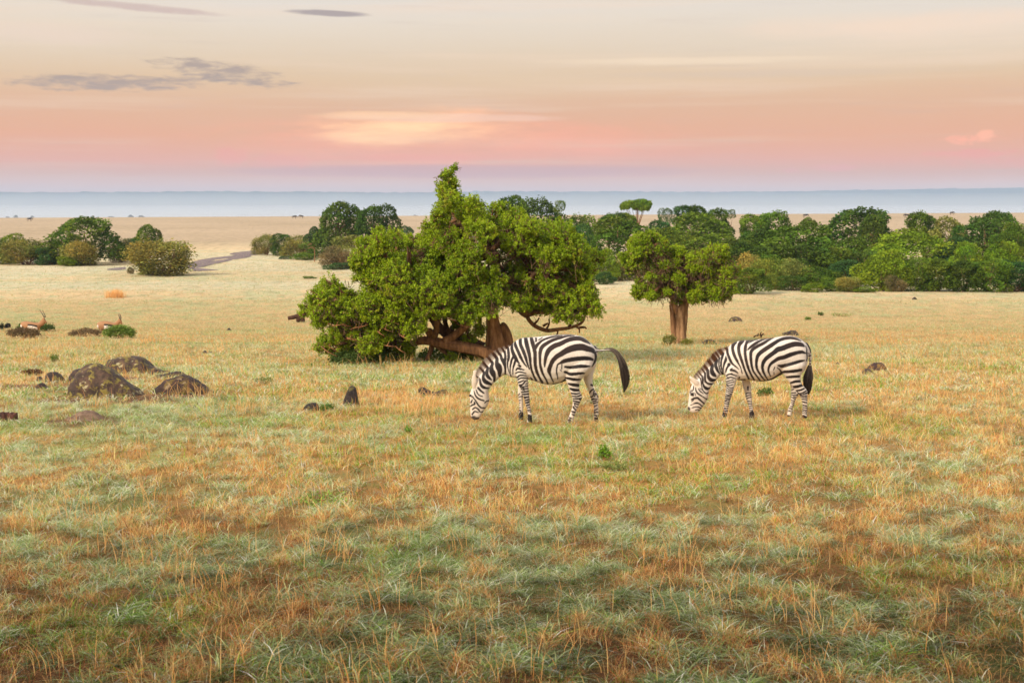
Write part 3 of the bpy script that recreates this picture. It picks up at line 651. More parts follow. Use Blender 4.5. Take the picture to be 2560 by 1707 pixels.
W2 = zm(1690, 810, 5.88); P_ = zms(1710, 830, 12.444); Q_ = zms(1860, 830, 12.444); R_ = zms(1710, 930, 12.444); S_ = zms(1860, 930, 12.444)
body2 = [[(1958, 390, 1935, 500, .045), (1925, 312, 1918, 600, .11), (1875, 252, 1885, 680, .18), (1800, 200, 1820, 735, .225), (1700, 172, 1700, 745, .25), (1600, 174, 1590, 730, .262), (1490, 190, 1490, 770, .275), (1390, 205, 1390, 822, .285),
    (1280, 218, 1270, 843, .29), (1170, 228, 1165, 838, .285), (1070, 236, 1070, 825, .275), (990, 240, 990, 826, .255), (910, 252, 905, 825, .225), (845, 278, 835, 795, .19), (790, 318, 775, 775, .155), (745, 370, 730, 762, .12), (715, 410, 705, 745, .09)],
    [(790, 320, 735, 760, .14), (725, 390, 690, 745, .115), (670, 440, 645, 760, .10), (600, 510, 612, 795, .09), (535, 580, 580, 835, .08), (465, 645, 545, 880, .076), (395, 715, 515, 925, .076), (335, 775, 490, 970, .08),
    (280, 830, 482, 1010, .088), (235, 890, 478, 1045, .095), (205, 965, 474, 1085, .095), (192, 1040, 450, 1130, .08), (186, 1100, 420, 1180, .064), (178, 1160, 390, 1218, .055), (172, 1215, 362, 1258, .05), (176, 1252, 325, 1288, .046), (200, 1285, 285, 1308, .03)]]
fn2 = [(740, 620, 920, 620, .06), (725, 700, 928, 700, .078), (727, 760, 925, 770, .074), (733, 830, 892, 830, .066), (737, 900, 868, 900, .056), (735, 960, 850, 960, .05), (725, 1030, 828, 1030, .045), (718, 1090, 808, 1090, .037), (711, 1150, 790, 1150, .032), (705, 1210, 776, 1210, .031), (692, 1265, 768, 1265, .035), (682, 1310, 762, 1315, .04), (672, 1362, 757, 1362, .047)]
ff2 = [(950, 740, 1080, 740, .06), (962, 830, 1088, 830, .06), (975, 880, 1100, 880, .055), (990, 940, 1105, 940, .05), (1010, 1000, 1110, 1000, .045), (1022, 1060, 1113, 1060, .039), (1040, 1120, 1118, 1120, .034), (1060, 1180, 1123, 1180, .031), (1070, 1230, 1128, 1230, .032), (1080, 1285, 1142, 1285, .038), (1078, 1340, 1155, 1345, .046), (1070, 1388, 1150, 1390, .048)]
hn2 = [(1520, 540, 1900, 540, .09), (1500, 620, 1900, 610, .125), (1545, 700, 1862, 690, .115), (1595, 760, 1838, 755, .10), (1638, 820, 1832, 820, .086), (1682, 880, 1848, 875, .072), (1715, 925, 1885, 920, .058), (1762, 985, 1930, 980, .048), (1802, 1030, 1936, 1030, .045), (1832, 1080, 1932, 1080, .038), (1855, 1140, 1931, 1140, .032), (1858, 1200, 1932, 1200, .031), (1858, 1260, 1930, 1260, .034), (1854, 1320, 1924, 1320, .04), (1850, 1378, 1930, 1378, .048)]
hf2 = [(1640, 780, 1800, 780, .09), (1672, 870, 1800, 870, .07), (1692, 940, 1790, 940, .055), (1690, 1000, 1810, 1010, .046), (1690, 1070, 1780, 1070, .04), (1690, 1130, 1750, 1130, .033), (1676, 1180, 1736, 1190, .031), (1655, 1230, 1716, 1240, .032), (1640, 1290, 1702, 1295, .037), (1620, 1350, 1694, 1355, .046)]
ears2 = [[(190, 768, 202, 758, .007, -.075), (205, 808, 238, 778, .013, -.078), (240, 858, 290, 805, .018, -.078), (275, 895, 335, 845, .022, -.072), (305, 925, 350, 885, .022, -.06)],
         [(200, 835, 215, 828, .008, .07), (215, 872, 250, 850, .014, .07), (250, 900, 290, 880, .016, .05)]]
tail2 = [(1890, 300, .05), (1940, 345, .034), (1968, 420, .024), (1974, 500, .021), (1972, 570, .018), (1962, 640, .010)]
near2 = [R_(s) for s in [
    [(340, 170, 14), (420, 220, 11)], [(540, 400, 16), (580, 550, 18), (650, 640, 28), (700, 665, 28), (760, 640, 11)],
    [(585, 350, 46), (620, 440, 58), (700, 510, 86), (760, 510, 48), (820, 485, 13)], [(680, 310, 50), (740, 352, 50), (830, 370, 48), (920, 360, 18)],
    [(1490, 52, 34), (1380, 75, 36), (1310, 120, 24)], [(1480, 68, 40), (1640, 120, 13)], [(1340, 172, 28), (1480, 165, 33), (1600, 202, 13)], [(1310, 212, 12), (1400, 202, 11)],
    [(1310, 302, 28), (1400, 272, 23), (1530, 236, 13)], [(1320, 362, 23), (1430, 332, 20), (1550, 300, 13)], [(1330, 402, 18), (1430, 412, 20), (1510, 392, 13)], [(1320, 412, 13), (1430, 482, 20), (1530, 482, 16)],
    [(1310, 472, 13), (1400, 532, 20), (1520, 550, 18)], [(1300, 542, 11), (1400, 592, 23), (1510, 620, 23)], [(1300, 602, 13), (1400, 652, 18), (1480, 690, 18)], [(1290, 682, 20), (1380, 712, 23), (1480, 696, 13)],
    [(1290, 752, 28), (1470, 760, 23)], [(1290, 812, 28), (1460, 826, 20)], [(1290, 882, 26), (1350, 862, 22), (1420, 870, 13)], [(1280, 912, 18), (1400, 926, 22)], [(1270, 976, 32), (1400, 986, 28)],
    [(1260, 1046, 18), (1390, 1056, 18)], [(1250, 1110, 22), (1380, 1112, 13)], [(1240, 1152, 18), (1370, 1162, 13)], [(1220, 1202, 44), (1360, 1212, 18)], [(1230, 1300, 110), (1310, 1330, 110), (1280, 1370, 130)],
    [(225, 560, 13), (190, 640, 11)], [(300, 440, 18), (290, 540, 22), (240, 600, 16)], [(200, 652, 12), (320, 650, 10)], [(345, 665, 12), (360, 730, 13)], [(230, 700, 60), (275, 700, 60)],
    [(365, 480, 18), (372, 570, 28), (420, 652, 38), (500, 712, 33), (620, 790, 23), (740, 865, 18)], [(440, 510, 13), (500, 590, 27), (600, 670, 9)], [(490, 500, 11), (570, 560, 11)],
    [(235, 855, 34), (330, 812, 46), (420, 802, 48), (480, 850, 48), (560, 922, 38), (640, 990, 28)], [(240, 912, 10), (290, 870, 18)], [(310, 978, 22), (400, 960, 38), (480, 992, 28), (570, 1070, 22)],
    [(250, 1110, 16), (370, 1080, 13), (450, 1087, 28), (540, 1132, 28)], [(360, 1182, 18), (430, 1162, 18), (500, 1202, 32)], [(205, 1030, 10), (280, 1000, 10)]]]
near2 += [P_(s) for s in [
    [(330, 1345, 30), (430, 1392, 32), (510, 1440, 28), (532, 1560, 26), (540, 1640, 18)], [(390, 1255, 44), (520, 1332, 42), (572, 1400, 48), (582, 1568, 48), (585, 1600, 46)],
    [(460, 1145, 76), (600, 1232, 56), (652, 1290, 58), (652, 1450, 58), (665, 1540, 56)], [(560, 1050, 96), (700, 1150, 86), (742, 1220, 88), (747, 1330, 78), (772, 1420, 98), (850, 1490, 106), (940, 1490, 56), (1020, 1490, 13)],
    [(730, 915, 110), (850, 990, 104), (878, 1060, 96), (862, 1160, 106), (882, 1260, 126), (930, 1320, 116), (985, 1370, 46)],
    [(880, 725, 120), (985, 830, 96), (1008, 900, 96), (985, 1000, 88), (1002, 1100, 86), (1052, 1210, 68), (1110, 1290, 22)], [(1060, 545, 100), (1155, 620, 96), (1150, 690, 60)],
    [(1100, 800, 50), (1088, 900, 36), (1090, 1050, 27), (1130, 1200, 27), (1190, 1300, 18)], [(1225, 660, 54), (1190, 770, 66), (1160, 900, 46), (1152, 1050, 42), (1180, 1180, 22), (1200, 1290, 13)],
    [(1302, 750, 16), (1300, 860, 74), (1260, 960, 56), (1230, 1080, 32), (1220, 1200, 18), (1220, 1330, 13)], [(1400, 1010, 92), (1370, 1062, 56), (1322, 1150, 42), (1300, 1250, 22)], [(1200, 1340, 20), (1250, 1350, 20)],
    [(1310, 450, 90), (1348, 560, 68), (1352, 650, 68), (1400, 780, 68), (1450, 900, 68), (1520, 1000, 48), (1620, 1080, 28), (1710, 1160, 11)],
    [(1600, 320, 80), (1530, 400, 94), (1512, 520, 78), (1542, 650, 86), (1590, 780, 78), (1650, 890, 66), (1700, 990, 38), (1760, 1100, 18), (1810, 1290, 13)],
    [(1810, 275, 120), (1720, 400, 98), (1702, 550, 88), (1732, 700, 88), (1782, 850, 78), (1832, 1000, 68), (1882, 1150, 53), (1952, 1320, 48), (2012, 1450, 46)],
    [(1990, 265, 90), (1930, 380, 68), (1902, 500, 78), (1902, 650, 78), (1922, 820, 78), (1962, 1000, 73), (2012, 1150, 63), (2082, 1310, 48), (2180, 1480, 43)],
    [(1500, 1130, 24), (1450, 1180, 56), (1560, 1200, 56), (1680, 1270, 13)], [(1730, 1400, 22), (1710, 1440, 16)], [(1680, 1500, 14), (1900, 1480, 26)]]]
near2 += [Q_(s) for s in [
    [(90, 275, 44), (62, 360, 58), (52, 480, 70), (40, 620, 60)], [(120, 545, 26), (200, 470, 64), (350, 362, 78), (500, 272, 56), (700, 192, 44), (900, 152, 12)],
    [(80, 300, 50), (200, 262, 36), (330, 246, 18)], [(150, 335, 13), (230, 292, 27), (330, 250, 18), (420, 240, 10)],
    [(950, 152, 26), (800, 225, 56), (600, 350, 84), (450, 425, 88), (300, 515, 88), (222, 612, 88), (210, 750, 78), (222, 900, 76), (242, 1050, 62), (292, 1220, 48), (400, 1370, 38), (520, 1530, 32)],
    [(1770, 275, 16), (1620, 212, 56), (1450, 182, 78), (1250, 202, 88), (1080, 262, 88), (950, 342, 106), (800, 442, 116), (650, 540, 118), (500, 650, 108), (420, 760, 98), (390, 900, 78), (386, 1050, 68), (422, 1180, 58), (492, 1300, 48), (600, 1450, 28), (660, 1500, 22)],
    [(1870, 440, 40), (1780, 390, 116), (1600, 372, 140), (1400, 422, 148), (1200, 502, 148), (1050, 542, 146), (950, 622, 126), (800, 732, 118), (680, 832, 108), (602, 950, 98), (572, 1080, 78), (592, 1200, 68), (642, 1320, 48), (720, 1450, 22), (770, 1500, 18)],
    [(1905, 655, 34), (1800, 622, 88), (1650, 642, 98), (1450, 702, 118), (1250, 782, 118), (1080, 822, 108), (950, 902, 88), (842, 980, 78), (782, 1080, 58), (757, 1200, 46), (792, 1300, 28), (830, 1380, 13)],
    [(1890, 880, 16), (1780, 900, 66), (1600, 950, 88), (1400, 1010, 88), (1200, 1058, 98), (1110, 1050, 66), (1045, 1035, 16)],
    [(1775, 1175, 72), (1600, 1210, 86), (1400, 1230, 78), (1240, 1238, 66), (1175, 1260, 36)], [(1030, 1102, 18), (1100, 1160, 28), (1170, 1250, 36)], [(960, 1092, 18), (920, 1180, 13)], [(930, 1252, 13), (935, 1310, 13)],
    [(1710, 1378, 62), (1500, 1392, 68), (1330, 1402, 48)], [(300, 1532, 8), (500, 1532, 12), (700, 1512, 22), (950, 1425, 56), (1150, 1292, 60)],
    [(1950, 640, 36), (1965, 800, 22), (1940, 900, 16)], [(1950, 560, 24), (1955, 640, 30)],
    [(700, 170, 10), (900, 135, 16), (1200, 108, 13), (1450, 102, 12), (1700, 175, 22), (1850, 262, 28), (1960, 360, 30), (2050, 520, 28), (2080, 640, 18)],
    [(1920, 440, 14), (1960, 560, 18)], [(1990, 660, 18), (2030, 680, 12)], [(2010, 742, 26), (2090, 725, 22)], [(2000, 822, 14), (2040, 840, 14)], [(2030, 905, 12), (2090, 890, 16)], [(2020, 990, 26), (2090, 985, 22)]]]
near2 += [S_(s) for s in [
    [(1740, 285, 62), (1600, 292, 66), (1460, 335, 46)], [(1800, 412, 66), (1650, 452, 78), (1540, 460, 56)], [(1870, 512, 38), (1750, 562, 46), (1625, 580, 36)], [(1935, 582, 27), (1850, 632, 38), (1730, 662, 24), (1645, 622, 16)],
    [(1960, 652, 44), (1830, 690, 18), (1690, 700, 26)], [(1960, 737, 20), (1830, 730, 23), (1710, 716, 20)], [(1960, 792, 28), (1850, 782, 22), (1750, 757, 13)], [(1960, 862, 22), (1860, 847, 28), (1775, 827, 13)],
    [(1960, 952, 22), (1890, 942, 38), (1825, 922, 36)], [(1960, 1062, 18), (1890, 1042, 36), (1825, 1022, 30)], [(1960, 1122, 18), (1825, 1097, 26)], [(1960, 1192, 18), (1900, 1182, 22), (1825, 1152, 22)],
    [(1960, 1252, 13), (1825, 1207, 18)], [(1960, 1300, 12), (1825, 1272, 18)], [(1850, 1370, 80), (1900, 1420, 120)]]]
far2 = [S_(s) for s in [[(1480, 562, 13), (1540, 532, 18)], [(1480, 652, 22), (1600, 642, 27)], [(1480, 717, 18), (1620, 712, 22), (1700, 702, 44), (1690, 790, 56)], [(1470, 782, 13), (1560, 822, 20), (1640, 900, 22)],
    [(1540, 762, 18), (1620, 792, 20)], [(1470, 872, 18), (1560, 902, 18), (1620, 950, 18)], [(1470, 942, 18), (1540, 952, 18), (1590, 1020, 18)], [(1490, 992, 18), (1560, 1032, 13)], [(1450, 1062, 22), (1550, 1072, 18)],
    [(1420, 1122, 32), (1540, 1152, 18)], [(1400, 1202, 36), (1440, 1212, 26)], [(1360, 1380, 100), (1420, 1430, 120)]]]
far2 += [R_(s) for s in [[(1820, 412, 22), (1830, 420, 20)], [(1845, 490, 26), (1850, 495, 26)], [(1990, 460, 44), (1990, 560, 26)], [(1920, 690, 14), (1970, 642, 16), (2080, 650, 11)], [(1930, 752, 14), (2020, 717, 13), (2080, 702, 9)],
    [(1940, 832, 22), (2020, 792, 11), (2100, 772, 11)], [(1960, 902, 18), (2100, 917, 13)], [(1990, 982, 26), (2110, 987, 11)], [(2020, 1062, 18), (2120, 1042, 9)], [(2040, 1122, 22), (2100, 1122, 11)], [(2040, 1182, 18), (2140, 1192, 11)],
    [(2110, 1290, 150), (2100, 1380, 160)]]]
mane2 = [(790, 345, 778, 322), (745, 385, 715, 348), (700, 422, 655, 360), (650, 468, 595, 385), (595, 520, 540, 432), (535, 585, 480, 500), (470, 650, 420, 580), (405, 715, 360, 650), (350, 765, 305, 708), (305, 805, 265, 765)]
tuft2 = [(1968, 600, .024), (1955, 680, .042), (1945, 760, .055), (1935, 840, .056), (1940, 920, .046), (1945, 990, .025), (1950, 1035, .005)]
Y2 = 21.85
zebra('zebra', 'zebra grazing at the right with its tail hanging down', Y2, W2, body2, fn2, ff2, hn2, hf2, ears2, tail2, near2, far2, 820, [(180, 1245, 7)], (232, 1030, .088), mane2, tuft2, (1280, 1345), .32, [(250, 830, 9), (290, 870, 9), (320, 900, 8)])

# ------------------------------------------------------------------ gazelles
G_ = zm(0, 760, 6.533)
def gazelle(label, Y0, body, neck, head, horns, legs, yg, flank):
    L = [px_loft(s, Y0, 0, G_, 16, 4, 1.0) for s in (body, neck, head)]
    for lg, yc in legs: L.append(px_loft(lg, Y0, yc, G_, 10, 3, 1.0))
    me = fuse(L, .011, 2); P = co_of(me); u, v = project(P)
    zu = u * 6.533; zv = (v - 760) * 6.533
    c = np.tile(np.array((.34, .175, .08)), (len(P), 1))
    fx = np.array([f[0] for f in flank]); top = np.interp(zu, fx, [f[1] for f in flank]); bot = np.interp(zu, fx, [f[2] for f in flank])
    inside = (zu > fx[0]) & (zu < fx[-1])
    m_ = (sm(zv, top - 4, top + 4) * inside)[:, None]; c = c * (1 - m_) + m_ * np.array((.015, .010, .008))
    m_ = (sm(zv, bot - 4, bot + 4) * inside)[:, None]; c = c * (1 - m_) + m_ * np.array((.75, .70, .62))
    rx = flank[0][0] - 108; m_ = (sm(-zu, -rx - 22, -rx + 4) * sm(zv, 335, 350) * (1 - sm(zv, 415, 425)))[:, None]; c = c * (1 - m_) + m_ * np.array((.8, .77, .72))
    ca = me.color_attributes.new('Col', 'FLOAT_COLOR', 'POINT'); c4 = np.ones((len(P), 4), np.float32); c4[:, :3] = c; ca.data.foreach_set('color', c4.ravel())
    b = at(*G_([(body[2][0], yg)])[0], Y0); b.z = float(terrain(b.x, b.y)); sh = np.array(b)
    root = empty('gazelle', b, label, 'gazelle', 'gazelles standing behind the low shrubs')
    me.vertices.foreach_set('co', (P - sh).astype(np.float32).ravel()); me.materials.clear(); me.materials.append(M_FUR); me.name = 'gazelle_body'; me.update(); obj('body', me, root)
    for h, yy in horns:
        g = Geo(); g.tube([tuple(np.array(at(*G_([(a, b_)])[0], Y0 + yy)) - sh) for a, b_ in h], [.020, .017, .013, .005], 8, 4, (.10, .08, .07)); obj('horn', g.mesh('gazelle_horn', M_HAIR), root)
    ex, ey = head[1][0] + 12, head[1][1] + 14
    e = np.array(at(*G_([(ex, ey)])[0], Y0 - .045)) - sh; V, F = ball(e, .016); obj('eye', mesh_np('gazelle_eye', V, F, M_EYE), root)
    return root
def glegs(x0, x1, yt, yg, w=9):
    out = []
    for x, s, yc in ((x0, -6, -.07), (x0 + 28, 8, .07), (x1, 6, -.06), (x1 - 24, -6, .06)):
        out.append(([(x - w * 2, yt - 30, x + w * 2, yt - 30, .05), (x - w * 1.3, yt, x + w * 1.3, yt, .035), (x - w * .6 + s, (yt + yg) / 2, x + w * .6 + s, (yt + yg) / 2, .016), (x - w * .5, yg - 20, x + w * .5, yg - 20, .013), (x - w * .7, yg, x + w * .7, yg, .02)], yc))
    return out
gazelle('gazelle standing behind the green shrub second from the left edge, rump and white tail showing', 55.5,
    [(1585, 320, 1590, 375, .03), (1605, 298, 1615, 410, .09), (1650, 280, 1665, 428, .13), (1710, 274, 1715, 432, .15), (1780, 282, 1785, 434, .16), (1840, 300, 1840, 430, .14), (1890, 305, 1885, 410, .10), (1910, 310, 1905, 380, .06)],
    [(1850, 305, 1850, 400, .10), (1885, 295, 1890, 380, .07), (1915, 268, 1935, 350, .055), (1935, 240, 1962, 318, .05), (1950, 235, 1970, 300, .04)],
    [(1938, 240, 1960, 300, .045), (1960, 238, 1968, 315, .055), (1982, 262, 1972, 325, .04), (1995, 300, 1980, 332, .026), (2000, 325, 1986, 338, .018)],
    [([(1958, 244), (1950, 215), (1940, 185), (1928, 152)], -.03), ([(1978, 242), (1974, 212), (1962, 180), (1948, 150)], .03)],
    glegs(1650, 1850, 430, 552), 552, [(1700, 322, 352), (1760, 325, 355), (1860, 345, 375)])
gazelle('gazelle at the left edge behind a green shrub, only head, horns and back showing', 55.5,
    [(335, 320, 338, 370, .03), (352, 296, 360, 410, .09), (400, 280, 410, 425, .13), (460, 280, 465, 432, .15), (530, 292, 535, 435, .16), (590, 302, 590, 430, .14), (640, 305, 635, 412, .10), (665, 312, 660, 380, .06)],
    [(600, 305, 600, 400, .10), (640, 295, 645, 380, .07), (670, 262, 700, 350, .06), (690, 232, 728, 325, .055), (705, 220, 740, 305, .045)],
    [(692, 228, 715, 300, .045), (715, 222, 728, 308, .055), (740, 250, 735, 310, .04), (758, 280, 745, 312, .026), (770, 298, 756, 312, .018)],
    [([(724, 222), (702, 180), (675, 135), (645, 95)], -.03), ([(740, 220), (732, 180), (712, 140), (690, 104)], .03)],
    glegs(400, 600, 430, 552), 552, [(450, 325, 355), (520, 330, 358), (610, 350, 380)])
# ------------------------------------------------------------------ leaves and trees
def leaf_cloud(P, size, r_, up=.35):
    """one bent leaf (two triangles) per point; returns V, T"""
    n = len(P); a = r_.normal(0, 1, (n, 3)); a[:, 2] += up; a /= np.linalg.norm(a, axis=1)[:, None]
    b = np.cross(a, r_.normal(0, 1, (n, 3))); b /= np.linalg.norm(b, axis=1)[:, None]
    c = np.cross(a, b); s = (size * r_.uniform(.6, 1.35, n))[:, None]
    V = np.concatenate([P - b * s * .5, P + c * s * .34 + a * s * .12, P + b * s * .55, P - c * s * .34 + a * s * .12])
    k = np.arange(n); return V, np.concatenate([np.stack([k, k + n, k + 2 * n], -1), np.stack([k, k + 2 * n, k + 3 * n], -1)])
def ell_surface(L, n, r_, lo=-.75):
    """points on the outside of a union of ellipsoids L (k,6: centre, radii), with outward directions"""
    L = np.asarray(L, float); ar = .006 + (L[:, 3] * L[:, 4] + L[:, 4] * L[:, 5] + L[:, 3] * L[:, 5]); pick = r_.choice(len(L), n * 3, p=ar / ar.sum())
    d = r_.normal(0, 1, (n * 3, 3)); d /= np.linalg.norm(d, axis=1)[:, None]
    P = L[pick, :3] + d * L[pick, 3:6]
    ok = d[:, 2] > lo
    for k in range(len(L)):
        q = (((P - L[k, :3]) / (L[k, 3:6] * .90)) ** 2).sum(1); ok &= (q > 1) | (pick == k)
    return P[ok][:n], d[ok][:n], pick[ok][:n]

# ---- the big tree and the small tree: gnarled trunks, crowns of bottle-brush twigs thick with small bright leaves
def bright_tree(name, label, z3, Y0, lobes, trunk_fn, n_clump, leaf, per, twig_len, base_px, seed, green_k=1.0, inner=60, depth=1.0):
    r_ = np.random.default_rng(seed); mpp = Y0 / FPX / z3s(z3)
    L = []
    for (u, v, r) in lobes:
        reps = 3 if r > 110 else 2 if r > 70 else 1
        for k in range(reps):
            dy = 0 if reps == 1 else (k / (reps - 1) - .5) * 2 * depth * r_.uniform(.7, 1.1)
            rr = r * mpp * (1 if abs(dy) < .3 else .86); p = at(*z3([(u + r_.uniform(-.15, .15) * r, v + r_.uniform(-.12, .12) * r)])[0], Y0)
            L.append((p.x, Y0 + dy + r_.uniform(-.25, .25) * depth, p.z, rr * r_.uniform(.85, 1.0), rr * r_.uniform(.8, 1.1), rr * r_.uniform(.8, .95)))
    L = np.array(L)
    gz = lambda P_: terrain(P_[:, 0], P_[:, 1])
    P, d, pick = ell_surface(L, n_clump, r_, -.95)
    # lumps: pull the skin in and out so the crown is knobbly with dark gaps
    nz = fbm(P[:, 0] * 1.7 + P[:, 1] * 1.1, P[:, 2] * 1.9 - P[:, 1] * .8, 3, seed + 3)
    small = L[pick, 3] < 68 * mpp; keep = (nz > .38) | small; P, d, nz, small = P[keep], d[keep], nz[keep], small[keep]
    P = P - d * ((.62 - nz) * np.where(small, .12, .95))[:, None] + r_.normal(0, .03, P.shape)
    keep = P[:, 2] > gz(P) + .10; P, d, nz, small = P[keep], d[keep], nz[keep], small[keep]
    n = len(P)
    tdir = d + r_.normal(0, .45, (n, 3)) + np.array([0, 0, .45]); tdir /= np.linalg.norm(tdir, axis=1)[:, None]
    tl = twig_len * r_.uniform(.55, 1.3, n)
    A = P - tdir * tl[:, None] * .6
    # leaves packed round each twig
    s = r_.uniform(0, 1.0, (n, per)) ** .8; rad = r_.normal(0, 1, (n, per, 3)); rad /= np.linalg.norm(rad, axis=2)[:, :, None]
    rr = (.036 + .05 * r_.random((n, 1, 1))) * (1 - .35 * s[:, :, None]) * r_.uniform(.6, 1.15, (n, per, 1))
    LP = (A[:, None, :] + tdir[:, None, :] * (s * tl[:, None])[:, :, None] + rad * rr).reshape(-1, 3)
    V, T = leaf_cloud(LP, leaf, r_, .5)
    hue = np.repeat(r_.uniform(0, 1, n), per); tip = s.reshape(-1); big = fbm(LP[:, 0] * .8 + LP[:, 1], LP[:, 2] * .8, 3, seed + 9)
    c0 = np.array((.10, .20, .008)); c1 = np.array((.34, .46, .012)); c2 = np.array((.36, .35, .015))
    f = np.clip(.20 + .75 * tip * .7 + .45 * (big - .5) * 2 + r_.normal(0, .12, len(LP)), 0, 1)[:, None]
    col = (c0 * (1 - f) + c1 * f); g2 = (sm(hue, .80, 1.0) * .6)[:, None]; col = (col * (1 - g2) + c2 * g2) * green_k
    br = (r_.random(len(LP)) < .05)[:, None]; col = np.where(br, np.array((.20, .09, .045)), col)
    # twigs
    k = np.arange(n); sd = np.cross(tdir, [0, 1, .2]); sd /= np.linalg.norm(sd, axis=1)[:, None]; s2 = np.cross(tdir, sd)
    inn = A - tdir * tl[:, None] * (r_.uniform(.3, 1.6, n) * np.where(small, .1, 1))[:, None] + r_.normal(0, .05, (n, 3))
    w0 = .009; TV = np.concatenate([inn + sd * w0, inn - sd * w0 * .5 + s2 * w0, inn - sd * w0 * .5 - s2 * w0, P])
    TT = np.concatenate([np.stack([k, k + n, k + 3 * n], -1), np.stack([k + n, k + 2 * n, k + 3 * n], -1), np.stack([k + 2 * n, k, k + 3 * n], -1)])
    base = at(*z3([base_px])[0], Y0); base.z = float(terrain(base.x, base.y)); sh = np.array(base)
    root = empty(name, base, label, 'tree')
    TT = TT + len(V); mi = np.concatenate([np.zeros(len(T)), np.ones(len(TT))])
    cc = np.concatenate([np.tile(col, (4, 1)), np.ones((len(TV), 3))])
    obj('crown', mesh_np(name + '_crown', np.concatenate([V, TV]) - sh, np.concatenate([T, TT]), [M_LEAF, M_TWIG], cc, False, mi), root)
    g = Geo(); hub = trunk_fn(g)
    # limbs from the trunk out to the lobes
    r2 = random.Random(seed)
    for i in range(len(L)):
        if L[i, 3] < .45 and L[i, 2] > base.z + 4.0: continue
        h = min(hub, key=lambda q: (q[0] - L[i, 0]) ** 2 + (q[1] - L[i, 1]) ** 2 + .5 * (q[2] - L[i, 2]) ** 2)
        e = L[i, :3]; m1 = np.array(h) * .6 + e * .4 + np.array([r2.uniform(-.2, .2), r2.uniform(-.2, .2), r2.uniform(-.1, .25)])
        g.tube([h, m1, e, e + (e - m1) * (.25 if L[i, 3] > .5 else .02) + np.array([r2.uniform(-.15, .15)] * 3) * min(1, L[i, 3])], [.085, .06, .035, .012], 7, 4, (.75, .70, .66), .35, seed=i)
        for q in range(inner // 12):
            e2 = e + np.array([r2.uniform(-1, 1) * L[i, 3], r2.uniform(-1, 1) * L[i, 4], r2.uniform(-1, 1) * L[i, 5]]) * .92
            m2 = (e + e2) / 2 + np.array([r2.uniform(-.12, .12) for _ in range(3)])
            g.tube([tuple(m1 * .3 + e * .7), m2, e2], [.026, .017, .007], 5, 3, (.62, .55, .50), .2, seed=i)
    me = g.mesh(name + '_trunk', M_BARK); c_ = co_of(me) - sh; me.vertices.foreach_set('co', c_.astype(np.float32).ravel()); me.update()
    obj('trunk', me, root); return root
Z3 = zm(720, 400, 2.8683)
Z4 = zm(1520, 560, 4.9)
def z3s(z): a = z([(0, 0)])[0][0]; b = z([(1, 0)])[0][0]; return 1 / (b - a)
def gpt(z3, u, v, Y): return tuple(at(*z3([(u, v)])[0], Y))
YB = 37.0
